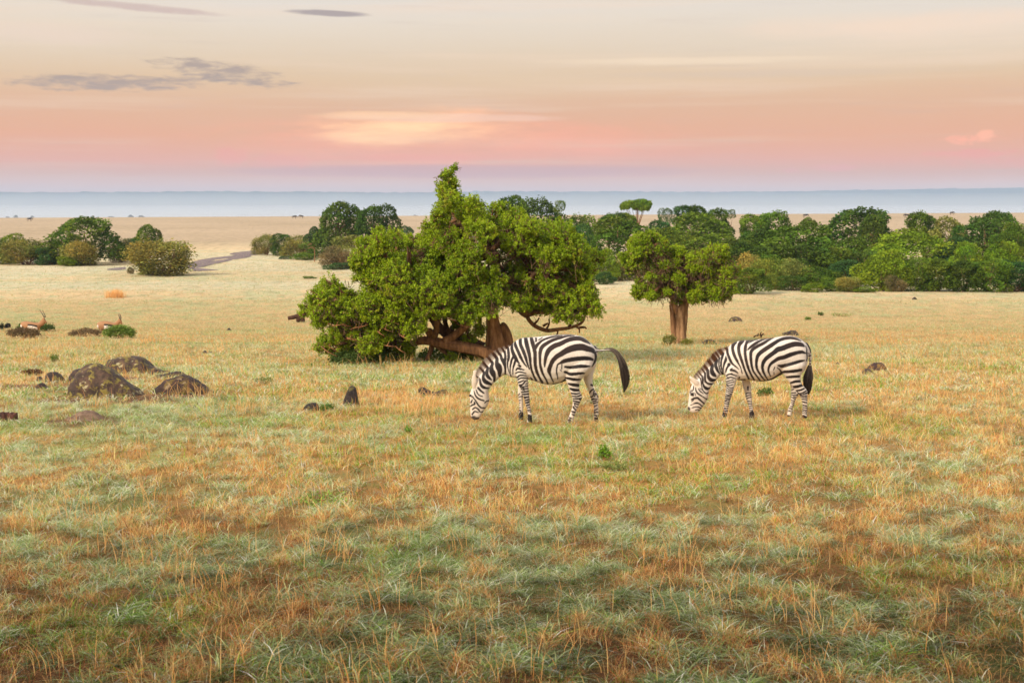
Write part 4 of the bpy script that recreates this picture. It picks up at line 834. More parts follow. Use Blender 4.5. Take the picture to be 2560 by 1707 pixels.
def trunk_big(g):
    P = lambda u, v, dy=0: gpt(Z3, u, v, YB + dy)
    k = YB / FPX / 2.8683
    g.tube([P(1500, 1470), P(1500, 1380), P(1480, 1260), P(1465, 1150), P(1455, 1040), P(1440, 920)], [85 * k, 72 * k, 56 * k, 42 * k, 36 * k, 30 * k], 22, 7, (1.15, 1.05, .95), .34, seed=1)
    g.tube([P(1560, 1460, .1), P(1568, 1360, .1), P(1560, 1270, .1), P(1535, 1195, .1), P(1520, 1180, .1)], [50 * k, 46 * k, 40 * k, 30 * k, 8 * k], 16, 6, (1.1, 1.0, .9), .4, seed=2)
    g.tube([P(1480, 1400, -.2), P(1380, 1370, -.25), P(1250, 1345, -.3), P(1130, 1325, -.3), P(1030, 1300, -.3), P(940, 1300, -.2), P(860, 1330, 0)], [52 * k, 44 * k, 42 * k, 36 * k, 32 * k, 26 * k, 15 * k], 14, 6, (.95, .85, .78), .26, seed=3)
    g.tube([P(1400, 1350, .5), P(1260, 1290, .5), P(1130, 1235, .5), P(1060, 1170, .4), P(1010, 1080, .3)], [40 * k, 42 * k, 38 * k, 30 * k, 18 * k], 14, 6, (.62, .56, .52), .24, seed=4)
    g.tube([P(1120, 1300, -.3), P(1170, 1270, -.3), P(1250, 1210, -.2), P(1310, 1150, -.1), P(1340, 1060, 0)], [30 * k, 28 * k, 24 * k, 18 * k, 10 * k], 12, 6, (.9, .8, .7), .2, seed=5)
    g.tube([P(1040, 1310, -.2), P(1010, 1400, -.2), P(970, 1460, -.2)], [20 * k, 15 * k, 12 * k], 10, 5, (.6, .5, .45), .2, seed=6)
    g.tube([P(1160, 1430, -.1), P(1130, 1380, -.1), P(1100, 1340, -.1)], [10 * k, 12 * k, 10 * k], 8, 4, (.6, .5, .45), .2, seed=7)
    g.tube([P(1460, 1040, 0), P(1600, 990, .1), P(1700, 1010, .1), P(1710, 1110, 0), P(1760, 1180, -.1), P(1850, 1220, -.2), P(1930, 1215, -.2), P(2030, 1200, -.2), P(2110, 1160, -.2), P(2140, 1080, -.1)], [24 * k, 22 * k, 18 * k, 15 * k, 14 * k, 14 * k, 13 * k, 12 * k, 10 * k, 6 * k], 10, 5, (.7, .62, .56), .25, seed=8)
    for j, (a, b) in enumerate((((1760, 1180), (1800, 1130)), ((1850, 1220), (1870, 1140)), ((1920, 1215), (1925, 1260)), ((2010, 1200), (2060, 1120)), ((2060, 1190), (2090, 1240)), ((2090, 1200), (2140, 1210)), ((1830, 1190), (1860, 1170)))):
        g.tube([P(*a, -.15), P((a[0] + b[0]) / 2 + 12, (a[1] + b[1]) / 2 - 6, -.2), P(*b, -.15)], [9 * k, 7 * k, 4 * k], 7, 4, (.6, .5, .45), .2, seed=j)
    hub = [P(1455, 1040), P(1440, 920), P(1400, 700), P(1150, 1240, .4), P(1040, 1300, -.2), P(860, 1330), P(1010, 1080, .3), P(1340, 1060), P(1710, 1110), P(600, 1280), P(1180, 480), P(1760, 800), P(780, 900)]
    g.tube([P(1440, 920), P(1380, 780), P(1300, 620), P(1220, 450), P(1160, 330), P(1130, 220), P(1170, 120)], [32 * k, 26 * k, 22 * k, 17 * k, 13 * k, 8 * k, 4 * k], 10, 5, (.7, .62, .55), .3, seed=11)
    g.tube([P(1440, 960), P(1600, 880), P(1760, 790), P(1900, 700), P(2030, 660)], [28 * k, 23 * k, 18 * k, 13 * k, 7 * k], 10, 5, (.7, .62, .55), .3, seed=12)
    g.tube([P(1420, 1000), P(1200, 980), P(980, 940), P(780, 880), P(640, 740)], [28 * k, 23 * k, 18 * k, 13 * k, 7 * k], 10, 5, (.7, .62, .55), .3, seed=13)
    g.tube([P(860, 1330), P(700, 1300), P(540, 1240), P(380, 1120), P(260, 1030)], [24 * k, 20 * k, 16 * k, 11 * k, 6 * k], 10, 5, (.7, .62, .55), .3, seed=14)
    for j in range(26):   # bare pale twigs hanging under the left side and below the crown
        x = random.uniform(180, 1250); y = random.uniform(1120, 1360) if x < 900 else random.uniform(1090, 1200); dy = -random.uniform(.9, 1.5)
        a = random.uniform(-.6, .6); l = random.uniform(60, 130)
        g.tube([P(x, y, dy + .5), P(x + l * .4, y + l * a * .5 + 12, dy), P(x + l, y + l * a + 20, dy)], [4.5 * k, 3.4 * k, 1.6 * k], 5, 4, (1.2, 1.0, .85), .2, seed=j)
        g.tube([P(x + l * .4, y + l * a * .5 + 12, dy), P(x + l * .55, y + l * a * .5 - 22, dy)], [3 * k, 1.2 * k], 5, 4, (1.2, 1.0, .85), .2, seed=j)
    return hub
LOB = [(1190, 62, 27), (1165, 95, 34), (1115, 108, 34), (1160, 140, 48), (1185, 175, 40), (1085, 172, 26), (1130, 190, 52), (1150, 220, 62), (1130, 240, 62), (1170, 300, 72), (1105, 350, 66), (1100, 420, 80), (995, 475, 36), (1230, 270, 40),
    (1340, 335, 76), (1280, 410, 120), (1490, 370, 70), (1560, 390, 70), (1600, 450, 110), (1470, 430, 70), (1720, 480, 75), (1750, 560, 120), (1895, 490, 42), (1950, 570, 110), (2050, 650, 105), (2170, 700, 60), (2240, 700, 45), (2090, 790, 125), (2130, 930, 105), (2170, 1050, 75), (2060, 1050, 110), (1960, 1090, 80), (1850, 1060, 60),
    (1150, 540, 140), (1400, 560, 165), (1600, 640, 175), (1840, 720, 165), (1300, 760, 195), (1000, 660, 150), (1600, 850, 190), (1850, 900, 165), (1500, 960, 110), (1400, 1050, 80), (1650, 1000, 80), (1750, 990, 80), (1280, 1080, 90),
    (880, 600, 90), (800, 560, 60), (640, 530, 50), (700, 590, 90), (560, 610, 60), (640, 660, 120), (520, 720, 72), (560, 820, 95), (680, 850, 165), (850, 830, 185), (1000, 930, 185), (800, 1030, 180), (620, 1050, 160), (1130, 1020, 130),
    (300, 890, 62), (240, 960, 75), (170, 1050, 70), (340, 980, 95), (430, 960, 70), (460, 1060, 110), (420, 1150, 110), (280, 1120, 90), (130, 1080, 36), (340, 1260, 75), (520, 1220, 110), (620, 1290, 100), (760, 1230, 110), (430, 1330, 70), (250, 1330, 50), (330, 1370, 50), (800, 1400, 60), (960, 1100, 110), (1250, 640, 130), (1330, 480, 110), (1500, 740, 150), (1700, 860, 130), (1350, 915, 110), (1300, 1290, 50), (1375, 1215, 46), (1340, 1400, 50), (1180, 1420, 44), (1240, 1180, 60), (700, 1380, 55), (860, 1360, 60), (900, 1200, 90), (560, 1370, 45)]
bright_tree('tree', 'big spreading bright green tree with pointed top spire and brown trunk behind the zebra', Z3, YB, LOB, trunk_big, 16500, .042, 46, .25, (1480, 1450), 31, depth=1.15)
YS = 49.0
def trunk_small(g):
    P = lambda u, v, dy=0: gpt(Z4, u, v, YS + dy); k = YS / FPX / 4.9
    g.tube([P(890, 1530), P(890, 1420), P(890, 1280), P(895, 1150), P(905, 1050), P(930, 960), P(950, 850)], [112 * k, 74 * k, 66 * k, 64 * k, 56 * k, 46 * k, 34 * k], 20, 7, (1.15, 1.2, 1.22), .40, seed=3)
    g.tube([P(815, 1530, .15), P(815, 1400, .15), P(800, 1250, .15), P(795, 1100, .15), P(785, 990, .15), P(760, 950, .15)], [34 * k, 33 * k, 32 * k, 34 * k, 34 * k, 12 * k], 14, 6, (.9, .85, .8), .3, seed=4)
    g.tube([P(860, 1100), P(810, 980), P(770, 880), P(650, 760)], [38 * k, 30 * k, 24 * k, 12 * k], 12, 6, (.8, .72, .66), .25, seed=5)
    for j, (a, b) in enumerate((((980, 950), (1060, 985)), ((1060, 960), (1080, 1000)), ((1140, 940), (1150, 990)), ((1150, 990), (1210, 960)), ((1000, 960), (960, 985)))):
        g.tube([P(*a, -.6), P(*b, -.7)], [7 * k, 4 * k], 6, 4, (.8, .7, .6), .2, seed=j)
    return [P(950, 850), P(770, 880), P(650, 700), P(1150, 750), P(860, 600), P(500, 350)]
LOBS = [(400, 180, 75), (490, 150, 62), (570, 170, 62), (350, 250, 80), (470, 280, 100), (330, 350, 80), (640, 240, 75), (590, 330, 90), (690, 330, 60), (190, 420, 50), (230, 480, 60), (330, 470, 110), (470, 430, 110), (280, 560, 60), (850, 340, 75), (780, 370, 70),
    (640, 470, 130), (820, 480, 130), (1000, 430, 90), (1130, 400, 100), (1200, 380, 65), (1350, 320, 72), (1420, 330, 50), (1420, 430, 90), (1290, 450, 100), (1000, 560, 150), (1200, 560, 140), (1400, 580, 120), (1490, 640, 70), (1500, 720, 60), (1400, 730, 110), (1230, 730, 140), (1050, 750, 130), (850, 680, 140), (650, 640, 130), (500, 620, 100), (430, 740, 90), (350, 800, 60), (370, 860, 62), (480, 870, 75), (560, 820, 90), (690, 820, 110), (850, 830, 95), (1000, 860, 80), (1150, 870, 75), (1300, 860, 85), (1430, 830, 75), (1400, 900, 45), (860, 920, 40)]
bright_tree('tree', 'small bright green tree on a thick twisted pale trunk left of the right zebra', Z4, YS, LOBS, trunk_small, 10500, .050, 40, .27, (880, 1500), 57, 1.0, 40, depth=.9)

# ---- distant trees and bushes: shared crown meshes, one tree each
def far_crown(seed, nl, flat=1.0, kind='tree', n=6500, leaf=.075):
    """unit crown, about 1 wide and 1 high sitting on z = 0"""
    r_ = np.random.default_rng(seed); L = []
    if kind == 'tree':
        for k in range(nl):
            a = r_.uniform(0, 2 * np.pi); q = r_.uniform(.05, .34); zc = r_.uniform(.34, .82); q *= 1.15 - .75 * max(0, zc - .5)
            L.append((q * math.cos(a), q * math.sin(a), zc, *(r_.uniform(.11, .20) * np.array((1.1, 1.1, .85)))))
        L.append((0, 0, .62, .26, .26, .26))
    elif kind == 'full':
        for k in range(nl):
            a = r_.uniform(0, 2 * np.pi); zc = r_.uniform(.06, .82); q = r_.uniform(.1, .40) * (1.05 - .7 * max(0, zc - .45))
            L.append((q * math.cos(a), q * math.sin(a), zc, *(r_.uniform(.12, .21) * np.array((1.0, 1.0, .85)))))
        L.append((0, 0, .45, .33, .33, .40))
    elif kind == 'bush':
        for k in range(nl):
            a = r_.uniform(0, 2 * np.pi); q = r_.uniform(.05, .36); zc = r_.uniform(.15, .62) * (1.1 - q)
            L.append((q * math.cos(a), q * math.sin(a), zc, *(r_.uniform(.12, .22) * np.array((.95, .95, 1.15)))))
    elif kind == 'flat':
        for k in range(nl):
            a = r_.uniform(0, 2 * np.pi); q = r_.uniform(.05, .40); L.append((q * math.cos(a), q * math.sin(a), .90 - .45 * q * q + r_.uniform(-.015, .02), .13, .13, .035))
    if kind == 'flat': L += [(0, 0, .88, .30, .30, .04), (.1, .05, .92, .18, .18, .035)]
    L = np.array(L)
    P, d, pk = ell_surface(L, n, r_, -.8)
    nz = fbm(P[:, 0] * 9 + P[:, 1] * 5, P[:, 2] * 9 - P[:, 1] * 4, 3, seed + 5)
    soft = {'bush': .085, 'flat': .02}.get(kind, .035)
    P = P + d * ((nz - .5) * .10)[:, None] + r_.normal(0, soft * .5, P.shape)
    keep = P[:, 2] > .01; P, d, nz = P[keep], d[keep], nz[keep]
    V, T = leaf_cloud(P, leaf * (.42 if kind == 'bush' else .5), r_, .6)
    tone = (.25 + 1.45 * nz + r_.normal(0, .16, len(P)))[:, None]; warm = r_.random((len(P), 1)) < (.22 if kind == 'bush' else .06)  # crown hollows painted darker and bulges lighter, as highlights in the foliage
    c = np.ones((len(P), 3)) * tone * np.where(warm, np.array((1.3, 1.0, .9)), np.array((1, 1, 1)))
    lc = np.array([(.9 + .3 * r_.random()) * np.array((.85 + .4 * r_.random(), 1, 1)) for _ in L]); c *= lc[pk[keep] if len(pk) == len(keep) else 0]
    crown = mesh_np('distant_crown', V, T, M_FARLEAF, np.tile(c, (4, 1)), False)
    g = Geo(); r2 = random.Random(seed)
    if kind in ('bush', 'full'):
        for k in range(9):
            e = L[r2.randrange(len(L)), :3]; g.tube([(r2.uniform(-.05, .05), r2.uniform(-.05, .05), -.04), e * .5 + np.array([r2.uniform(-.05, .05), r2.uniform(-.05, .05), 0]), e], [.014, .010, .004], 6, 3, (.8, .8, .8), .1)
    else:
        q_ = .55 if kind == 'flat' else 1
        g.tube([(0, 0, -.06), (.02, .01, .2), (0, -.01, .42), (.02, 0, .62)], [.035 * q_, .027 * q_, .022 * q_, .014 * q_], 9, 4, (.9, .85, .8), .2, seed=seed)
        for k in range(len(L)):
            e = L[k, :3]; s0 = np.array((.01, 0, .34 + .16 * r2.random())); g.tube([s0, (s0 + e) / 2 + np.array([0, 0, .02]), e], [.016 * q_, .010 * q_, .004], 6, 3, (.8, .75, .7), .15, seed=k)
    return crown, g.mesh('distant_trunk', M_BARK)
FC = {'tree': [far_crown(100 + i, 17) for i in range(5)], 'full': [far_crown(200 + i, 22, kind='full', n=8000) for i in range(5)], 'bush': [far_crown(300 + i, 14, kind='bush', n=9000, leaf=.075) for i in range(4)], 'flat': [far_crown(400 + i, 16, kind='flat', n=8000, leaf=.075) for i in range(2)],
      'thin': [far_crown(500 + i, 12, n=3200, leaf=.07) for i in range(2)]}
DK, MD, BR, OL, YL, BN, BL = (.056, .108, .013), (.092, .160, .014), (.145, .240, .014), (.205, .215, .045), (.180, .235, .030), (.175, .145, .060), (.048, .110, .026)
def far_tree(cx, top, w_, base_y, D, kind, colr, label, cat='tree', group='trees and bushes beyond the meadow'):
    """cx, top, w_ in photo pixels; D the distance (None: where the base pixel meets the ground)"""
    if D is None: g = ground(cx, base_y); D = g.y
    x = at(cx, base_y, D).x; z0 = float(terrain(x, D)); ht = at(cx, top, D).z - z0; wd = w_ * D / FPX
    root = empty({'bush': 'bush', 'full': 'leafy_tree', 'flat': 'acacia_tree'}.get(kind, 'tree') if cat == 'tree' else 'bush', (x, D, z0), label, cat, group)
    cr, tr = FC[kind][random.randrange(len(FC[kind]))]
    a = random.uniform(0, 6.28)
    for nm, me in (('crown', cr), ('trunk' if kind != 'bush' else 'stems', tr)):
        o = bpy.data.objects.new(nm, me); link(o, root); sc = {'full': .74, 'tree': .82, 'flat': .93}.get(kind, .84)
        o.scale = (wd / sc, wd / sc, ht / {'tree': .95, 'full': .95, 'bush': .80, 'flat': .92, 'thin': .95}[kind]); o.rotation_euler = (0, 0, a)
        if nm == 'crown' and kind != 'flat' and ht > 1.35 * wd: o.scale = (wd / sc, wd / sc, 1.3 * wd / .95); o.location = (0, 0, ht - 1.3 * wd)
        k = random.uniform(.88, 1.14); o.color = (colr[0] * k * random.uniform(.92, 1.1), colr[1] * k, colr[2] * k, 1)
    return root
def ft(*a, **k): return far_tree(*a, **k)
RB = [ # right-hand stand: cx, top, width, base, distance, kind, colour, label
 (1290, 487, 84, 0, 165, 'tree', DK, 'flat-topped dark tree just right of the big tree spire'), (1352, 498, 100, 0, 160, 'full', DK, 'dark rounded tree right of the flat-topped one behind the big tree'),
 (1404, 502, 34, 0, 158, 'thin', MD, 'thin airy tree poking up right of the big tree'), (1445, 540, 90, 0, 155, 'full', MD, 'low rounded tree in the gap left of the acacia'),
 (1442, 560, 70, 0, 138, 'full', BL, 'bluish green round tree close behind the right edge of the big tree'), (1526, 529, 76, 0, 160, 'tree', DK, 'dark umbrella-shaped tree left below the acacia'),
 (1550, 545, 140, 0, 145, 'full', MD, 'wide dark tree behind the small bright tree'), (1596, 506, 84, 0, 190, 'flat', MD, 'flat-crowned acacia standing above the other trees'),
 (1574, 533, 46, 0, 170, 'tree', MD, 'small spreading tree under the acacia'), (1673, 517, 44, 0, 168, 'thin', BL, 'sparse grey-green treetop right of the acacia'),
 (1717, 511, 52, 0, 166, 'tree', BL, 'small dark treetop second right of the acacia'), (1755, 511, 52, 0, 166, 'tree', DK, 'small dark treetop third right of the acacia'),
 (1795, 520, 64, 0, 160, 'full', DK, 'rounded dark treetop above the small tree crown right half'), (1759, 530, 176, 0, 152, 'full', MD, 'very wide dark tree mass above the small bright tree'),
 (1662, 550, 70, 0, 148, 'full', BL, 'dark bluish tree just above the left half of the small tree'), (1672, 572, 96, 0, 138, 'full', MD, 'mid green tree directly behind the small tree crown'),
 (1775, 578, 142, 0, 132, 'full', MD, 'broad mid green tree right behind the small tree crown'), (1832, 524, 26, 0, 170, 'thin', DK, 'tiny lone treetop against the plain right of centre'),
 (1890, 537, 84, 0, 160, 'tree', MD, 'flat mid green treetop at the left end of the right grove'), (1895, 572, 108, 0, 140, 'full', DK, 'dark round tree at the left end of the right grove'),
 (1943, 530, 92, 0, 162, 'full', MD, 'rounded treetop right of the flat mid green one'), (2027, 543, 40, 0, 158, 'tree', MD, 'small round umbrella tree beside a gap showing the plain'),
 (1980, 554, 172, 0, 138, 'full', MD, 'very large domed tree in the middle of the right grove'), (2152, 518, 168, 0, 160, 'full', DK, 'tall dark domed tree rising highest in the right grove'),
 (2194, 537, 106, 0, 150, 'tree', DK, 'dark umbrella tree with pale bare stem showing beneath'), (2110, 591, 112, 0, 132, 'full', MD, 'mid green round tree below the tallest dome'),
 (2302, 570, 156, 0, 140, 'full', BR, 'lighter green bumpy tree right of the umbrella tree'), (2327, 526, 104, 0, 165, 'tree', MD, 'dark spreading tree on the skyline left of the last grove gap'),
 (2390, 540, 92, 0, 158, 'full', OL, 'olive green domed tree on the skyline near the right edge'), (2506, 524, 104, 0, 162, 'tree', DK, 'tall dark spreading tree near the right edge'),
 (2485, 550, 156, 0, 148, 'full', DK, 'wide dark tree at the right edge below the tall one'), (2550, 560, 70, 0, 142, 'full', MD, 'mid green tree cut by the right edge of the frame'),
 (2418, 590, 80, 0, 138, 'full', BL, 'small bluish green tree between the olive dome and the right grove'), (2440, 607, 70, 0, 126, 'full', BR, 'bright small tree above the hedge near the right edge'), (2525, 606, 84, 0, 124, 'full', BR, 'bright bush-like tree above the hedge at the right edge'),
 (2202, 622, 98, 727, None, 'full', BR, 'bright green tree at the meadow edge left of the hedge trees'), (2292, 648, 78, 728, None, 'full', MD, 'hedge tree right of the bright meadow-edge tree'),
 (2345, 646, 84, 728, None, 'full', MD, 'second hedge tree right of the bright meadow-edge tree'), (2408, 650, 82, 729, None, 'full', DK, 'third hedge tree, dark, right of the bright meadow-edge tree'),
 (2470, 650, 84, 729, None, 'full', MD, 'fourth hedge tree beside the right frame edge'), (2536, 650, 84, 729, None, 'full', BL, 'last hedge tree cut by the right frame edge'), (2600, 645, 90, 729, None, 'full', MD, 'hedge tree mostly beyond the right frame edge')]
for i, (px, w_, tp, cl, wd_) in enumerate([(1850, 110, 600, DK, 'leftmost'), (1935, 120, 610, MD, 'second'), (2020, 120, 612, DK, 'third'), (2090, 110, 620, MD, 'fourth'), (2160, 110, 628, DK, 'fifth'), (2235, 120, 640, MD, 'rightmost')]):
    RB.append((px, tp, w_, 0, 128, 'full', cl, wd_ + ' of the dark rounded trees filling the foot of the right grove'))
for a in RB: ft(*a)
BU = [(2110, 648, 92, 722, 118, 'full', BL, 'bluish bushy tree at the foot of the grove left of the bright meadow-edge tree'), (1873, 630, 88, 0, 122, 'bush', OL, 'olive yellow bush above the brown-stemmed bush'), (1925, 648, 92, 722, 118, 'bush', YL, 'yellowish bush in the middle of the grove foot'),
 (1986, 650, 96, 720, 117, 'bush', OL, 'olive bush beside the yellowish bush'), (2044, 662, 80, 722, 116, 'full', MD, 'small mid green bush at the grove foot'), (2038, 706, 44, 730, None, 'full', BR, 'small bright green bush on the meadow edge left of centre in the grove'),
 (2158, 716, 40, 731, None, 'full', BR, 'small bright green bush below the bright meadow-edge tree'), (2120, 692, 74, 729, None, 'bush', OL, 'low olive bush between two small bright bushes'), (1876, 668, 84, 735, None, 'full', MD, 'dark-based bush nearest the small tree at the right'),
 (1935, 686, 52, 724, None, 'bush', YL, 'pale yellow low bush at the meadow edge'), (1985, 690, 60, 726, None, 'full', DK, 'low dark bush at the meadow edge'), (1828, 640, 60, 0, 122, 'bush', YL, 'yellow-green bush behind the right side of the small tree'),
 (2080, 690, 50, 727, None, 'full', MD, 'low mid green bush at the meadow edge right of the small bright one'), (2235, 690, 60, 729, None, 'bush', BN, 'brownish low scrub under the bright meadow-edge tree'),
 (1505, 622, 60, 690, 125, 'full', BR, 'bright bush between the big tree and the small tree'), (1509, 678, 42, 711, None, 'full', BL, 'small bluish bush on the grass between the two bright trees'), (1552, 650, 66, 702, None, 'bush', OL, 'olive scrub left of the small tree'), (1600, 655, 70, 700, None, 'bush', YL, 'yellow scrub behind the small tree trunk side')]
for a in BU: ft(*a, cat='bush')
LT = [(209, 541, 152, 661, None, 'full', MD, 'big round green tree at the left with dark trunk at its right side'), (368, 561, 68, 645, None, 'tree', MD, 'small round-headed tree behind the large olive bush'),
 (845, 503, 122, 640, 175, 'tree', DK, 'tall dark green tree left behind the big tree'), (936, 508, 96, 640, 172, 'tree', DK, 'dark tree touching the tall one left behind the big tree'), (786, 566, 38, 640, 176, 'tree', BL, 'tiny round tree left beside the tall dark one'), (1016, 565, 32, 640, 190, 'full', BL, 'tiny green treetop peeping over the big tree left shoulder')]
for a in LT: ft(*a)
LBs = [(26, 582, 70, 661, 172, 'full', BR, 'bright green bush at the left edge of the frame'), (66, 600, 118, 662, None, 'bush', OL, 'broad olive bush at the left edge'), (118, 620, 44, 663, None, 'full', BL, 'dark green bush at the right end of the left-edge clump'), (4, 602, 50, 661, None, 'full', DK, 'dark bush cut by the left frame edge'),
 (200, 602, 100, 664, None, 'bush', OL, 'olive scrub under the big round left tree'), (168, 640, 44, 665, None, 'full', BR, 'small bright bush at the foot of the big round left tree'), (306, 601, 66, 656, None, 'bush', BN, 'brownish bush right of the big round left tree'), (334, 598, 60, 650, 178, 'full', BL, 'dark bush behind the brownish one'),
 (418, 601, 184, 688, None, 'bush', OL, 'large feathery olive bush by the muddy track'), (370, 662, 38, 687, None, 'full', YL, 'little yellow-green bush at the left foot of the large olive bush'), (326, 668, 18, 685, None, 'bush', BN, 'tiny brown dry bush left of the large olive bush'),
 (668, 588, 66, 637, None, 'bush', OL, 'olive bush at the left end of the thicket behind the big tree'), (710, 583, 56, 640, None, 'full', DK, 'dark bush in the thicket left of the tall dark tree'), (755, 590, 84, 641, None, 'bush', OL, 'wide olive bush in the thicket left of the tall dark tree'), (805, 590, 80, 645, None, 'full', MD, 'mid green bush under the tall dark tree'),
 (895, 590, 96, 660, None, 'full', OL, 'olive tree-like bush against the big tree left edge'), (842, 618, 84, 670, None, 'bush', BN, 'brownish bush in front of the tall dark tree'), (853, 656, 60, 673, None, 'full', BL, 'low green bush against the left edge of the big tree'), (760, 634, 50, 650, None, 'full', BR, 'small bright bush in front of the thicket'), (712, 640, 24, 648, None, 'full', BL, 'tiny dark green bush in front of the thicket'),
 (773, 690, 26, 697, None, 'full', BR, 'tiny bright green clump on the plain left of the big tree')]
for a in LBs: ft(*a, cat='bush')
# far-off trees beyond the edge of the plain
for i, (px, w_, h_) in enumerate([(18, 14, 5), (40, 12, 9), (82, 10, 6), (326, 20, 9), (355, 24, 8), (404, 8, 4), (568, 9, 5), (596, 16, 4), (678, 10, 5), (770, 14, 6), (1037, 18, 9), (1060, 26, 6), (280, 18, 5)]):
    D = 3600; x = at(px, 545, D).x; zt = at(px, 545 - h_, D).z; root = empty('tree', (x, D, -25), 'tiny haze-blue tree on the horizon, ' + ['at the left edge', 'second from the left edge', 'third from the left edge', 'left one of the pair above the round tree gap', 'right one of the pair above the small round-headed tree', 'just right of that pair', 'left of the two dark antelopes', 'wide and low left of the two dark antelopes', 'just left of the two dark antelopes', 'just right of the two dark antelopes', 'dark one left of the spire of the big tree', 'low one nearest the spire of the big tree', 'low one left of the horizon pair'][i], 'tree', 'tiny trees on the horizon')
    cr, tr = FC['tree'][i % 5]
    for nm, me in (('crown', cr), ('trunk', tr)):
        o = bpy.data.objects.new(nm, me); link(o, root); o.scale = (w_ * D / FPX, w_ * D / FPX, (zt + 25)); o.color = (.03, .05, .03, 1)

# ------------------------------------------------------------------ tiny far animals (wildebeest) on the plain
M_HIDE, t, o = mat('dark_hide'); p = t.add('ShaderNodeBsdfPrincipled'); p.inputs['Base Color'].default_value = (.035, .025, .022, 1); p.inputs['Roughness'].default_value = .8; t.l.new(p.outputs[0], o.inputs[0])
g = Geo()
g.tube([(-.85, 0, 1.0), (-.6, 0, 1.02), (0, 0, 1.02), (.5, 0, 1.18), (.75, 0, 1.15)], [.12, .26, .30, .30, .12], 12, 4)
g.tube([(.6, 0, 1.2), (.9, 0, 1.05), (1.1, 0, .8), (1.2, 0, .55)], [.2, .14, .10, .08], 10, 3)
for x, y in ((-.65, .13), (-.6, -.13), (.5, .12), (.45, -.12)): g.tube([(x, y, .95), (x + .04, y, .5), (x, y, 0)], [.11, .06, .05], 8, 2)
g.tube([(-.85, 0, 1.05), (-1.0, 0, .8), (-1.0, 0, .4)], [.04, .05, .04], 6, 2)
g.tube([(1.0, .02, 1.1), (1.02, .22, 1.08), (1.0, .2, 1.28)], [.03, .025, .01], 6, 2); g.tube([(1.0, -.02, 1.1), (1.02, -.22, 1.08), (1.0, -.2, 1.28)], [.03, .025, .01], 6, 2)
WB = g.mesh('wildebeest_body', M_HIDE)
for i, (px, py, fl, lab) in enumerate([(736, 546, 1, 'left one of the two beside the tall dark tree'), (753, 545, -1, 'right one of the two beside the tall dark tree'), (2014, 543, 1, 'above the small umbrella tree in the right grove'), (2266, 543, -1, 'left one in the gap near the right edge'), (2281, 542, 1, 'right one in the gap near the right edge'),
    (74, 552, 1, 'alone above the left edge clump'), (2380, 536, 1, 'on the skyline above the olive domed tree')]):
    G = ground(px, py + 1.5); o = bpy.data.objects.new('wildebeest', WB); link(o); o.location = G; o.scale = (fl * 1.05, 1.05, 1.05)
    tag(o, 'tiny dark wildebeest far off, ' + lab, 'wildebeest', 'wildebeest far off on the plain')
# ------------------------------------------------------------------ rocks, stump, logs
def blend_px(pts): return pts
def boulder(name, label, prof, base_y, halfdepth, tint=(1, 1, 1), cat='boulder', group='dark lichen-covered boulders', seed=1, Yoff=0.0, rough=.16, m=None, spread=1.0):
    """prof: [(px, top_py)] outline in photo pixels; base_y the photo row of its foot"""
    cx = sum(p[0] for p in prof) / len(prof); G = ground(cx, base_y); Y = G.y + Yoff + halfdepth * .6
    rows = []
    for i, (px, py) in enumerate(prof):
        p_ = at(px, py, Y); z0 = float(terrain(p_.x, Y)) - .12
        f = math.sqrt(max(.06, 1 - abs((i - (len(prof) - 1) / 2) / ((len(prof) - 1) / 2 + .25)) ** 2.2))
        rows.append((p_.x, Y, p_.z, p_.x, Y, min(z0, p_.z - .05), halfdepth * f))
    D = catmull(rows, 7); C = (D[:, :3] + D[:, 3:6]) / 2; A = (D[:, :3] - D[:, 3:6]) / 2; B = np.zeros_like(A); B[:, 1] = D[:, 6]
    C[:, 2] = D[:, 5]; A = A * 2          # half ellipse standing on the ground
    V, F, T = loft_rings(C, A, B, 44, .88)
    sc = max(halfdepth, .15); q = V / sc
    n = (fbm(q[:, 0] * 1.3 + q[:, 2] * .9, q[:, 1] * 1.3 - q[:, 2] * .7, 4, seed) - .5) * sc * rough * 2.4 + (fbm(q[:, 0] * 5 + q[:, 2] * 3, q[:, 1] * 5 - q[:, 2] * 4, 3, seed + 9) - .5) * sc * rough * .7
    cen = np.array([C[:, 0].mean(), Y, C[:, 2].mean()]); d = V - cen; d /= np.linalg.norm(d, axis=1)[:, None] + 1e-9
    V = V + d * n[:, None]; base = np.array((cx and G.x, Y, float(terrain(G.x, Y))))
    o = obj(name, mesh_np(name, V - base, [F, T], m or M_ROCK), None, base); o.color = (*tint, 1)
    return tag(o, label, cat, group)
boulder('boulder', 'largest boulder at the left, yellow lichen and one pale round patch on its face', [(172, 990), (178, 962), (186, 938), (203, 922), (225, 912), (246, 911), (268, 916), (286, 927), (305, 940), (325, 955), (345, 968), (365, 984)], 992, .42, (1.15, 1.1, 1), seed=4)
boulder('boulder', 'dark boulder lying close behind the left shoulder of the largest one', [(174, 950), (180, 932), (198, 918), (218, 910), (238, 910), (262, 930), (280, 950)], 962, .34, (.8, .75, .8), seed=14, Yoff=.55)
boulder('boulder', 'flat-topped boulder behind the largest one with a wet bluish top', [(264, 922), (270, 905), (282, 896), (305, 890), (335, 890), (358, 893), (368, 903), (378, 914), (395, 922), (412, 930)], 934, .45, (1.15, 1.1, 1.0), seed=24)
boulder('boulder', 'low dark brown boulder right of the largest one', [(386, 980), (392, 968), (405, 955), (425, 946), (450, 940), (468, 941), (490, 952), (508, 964), (522, 976), (535, 982)], 984, .38, (.75, .60, .55), seed=34)
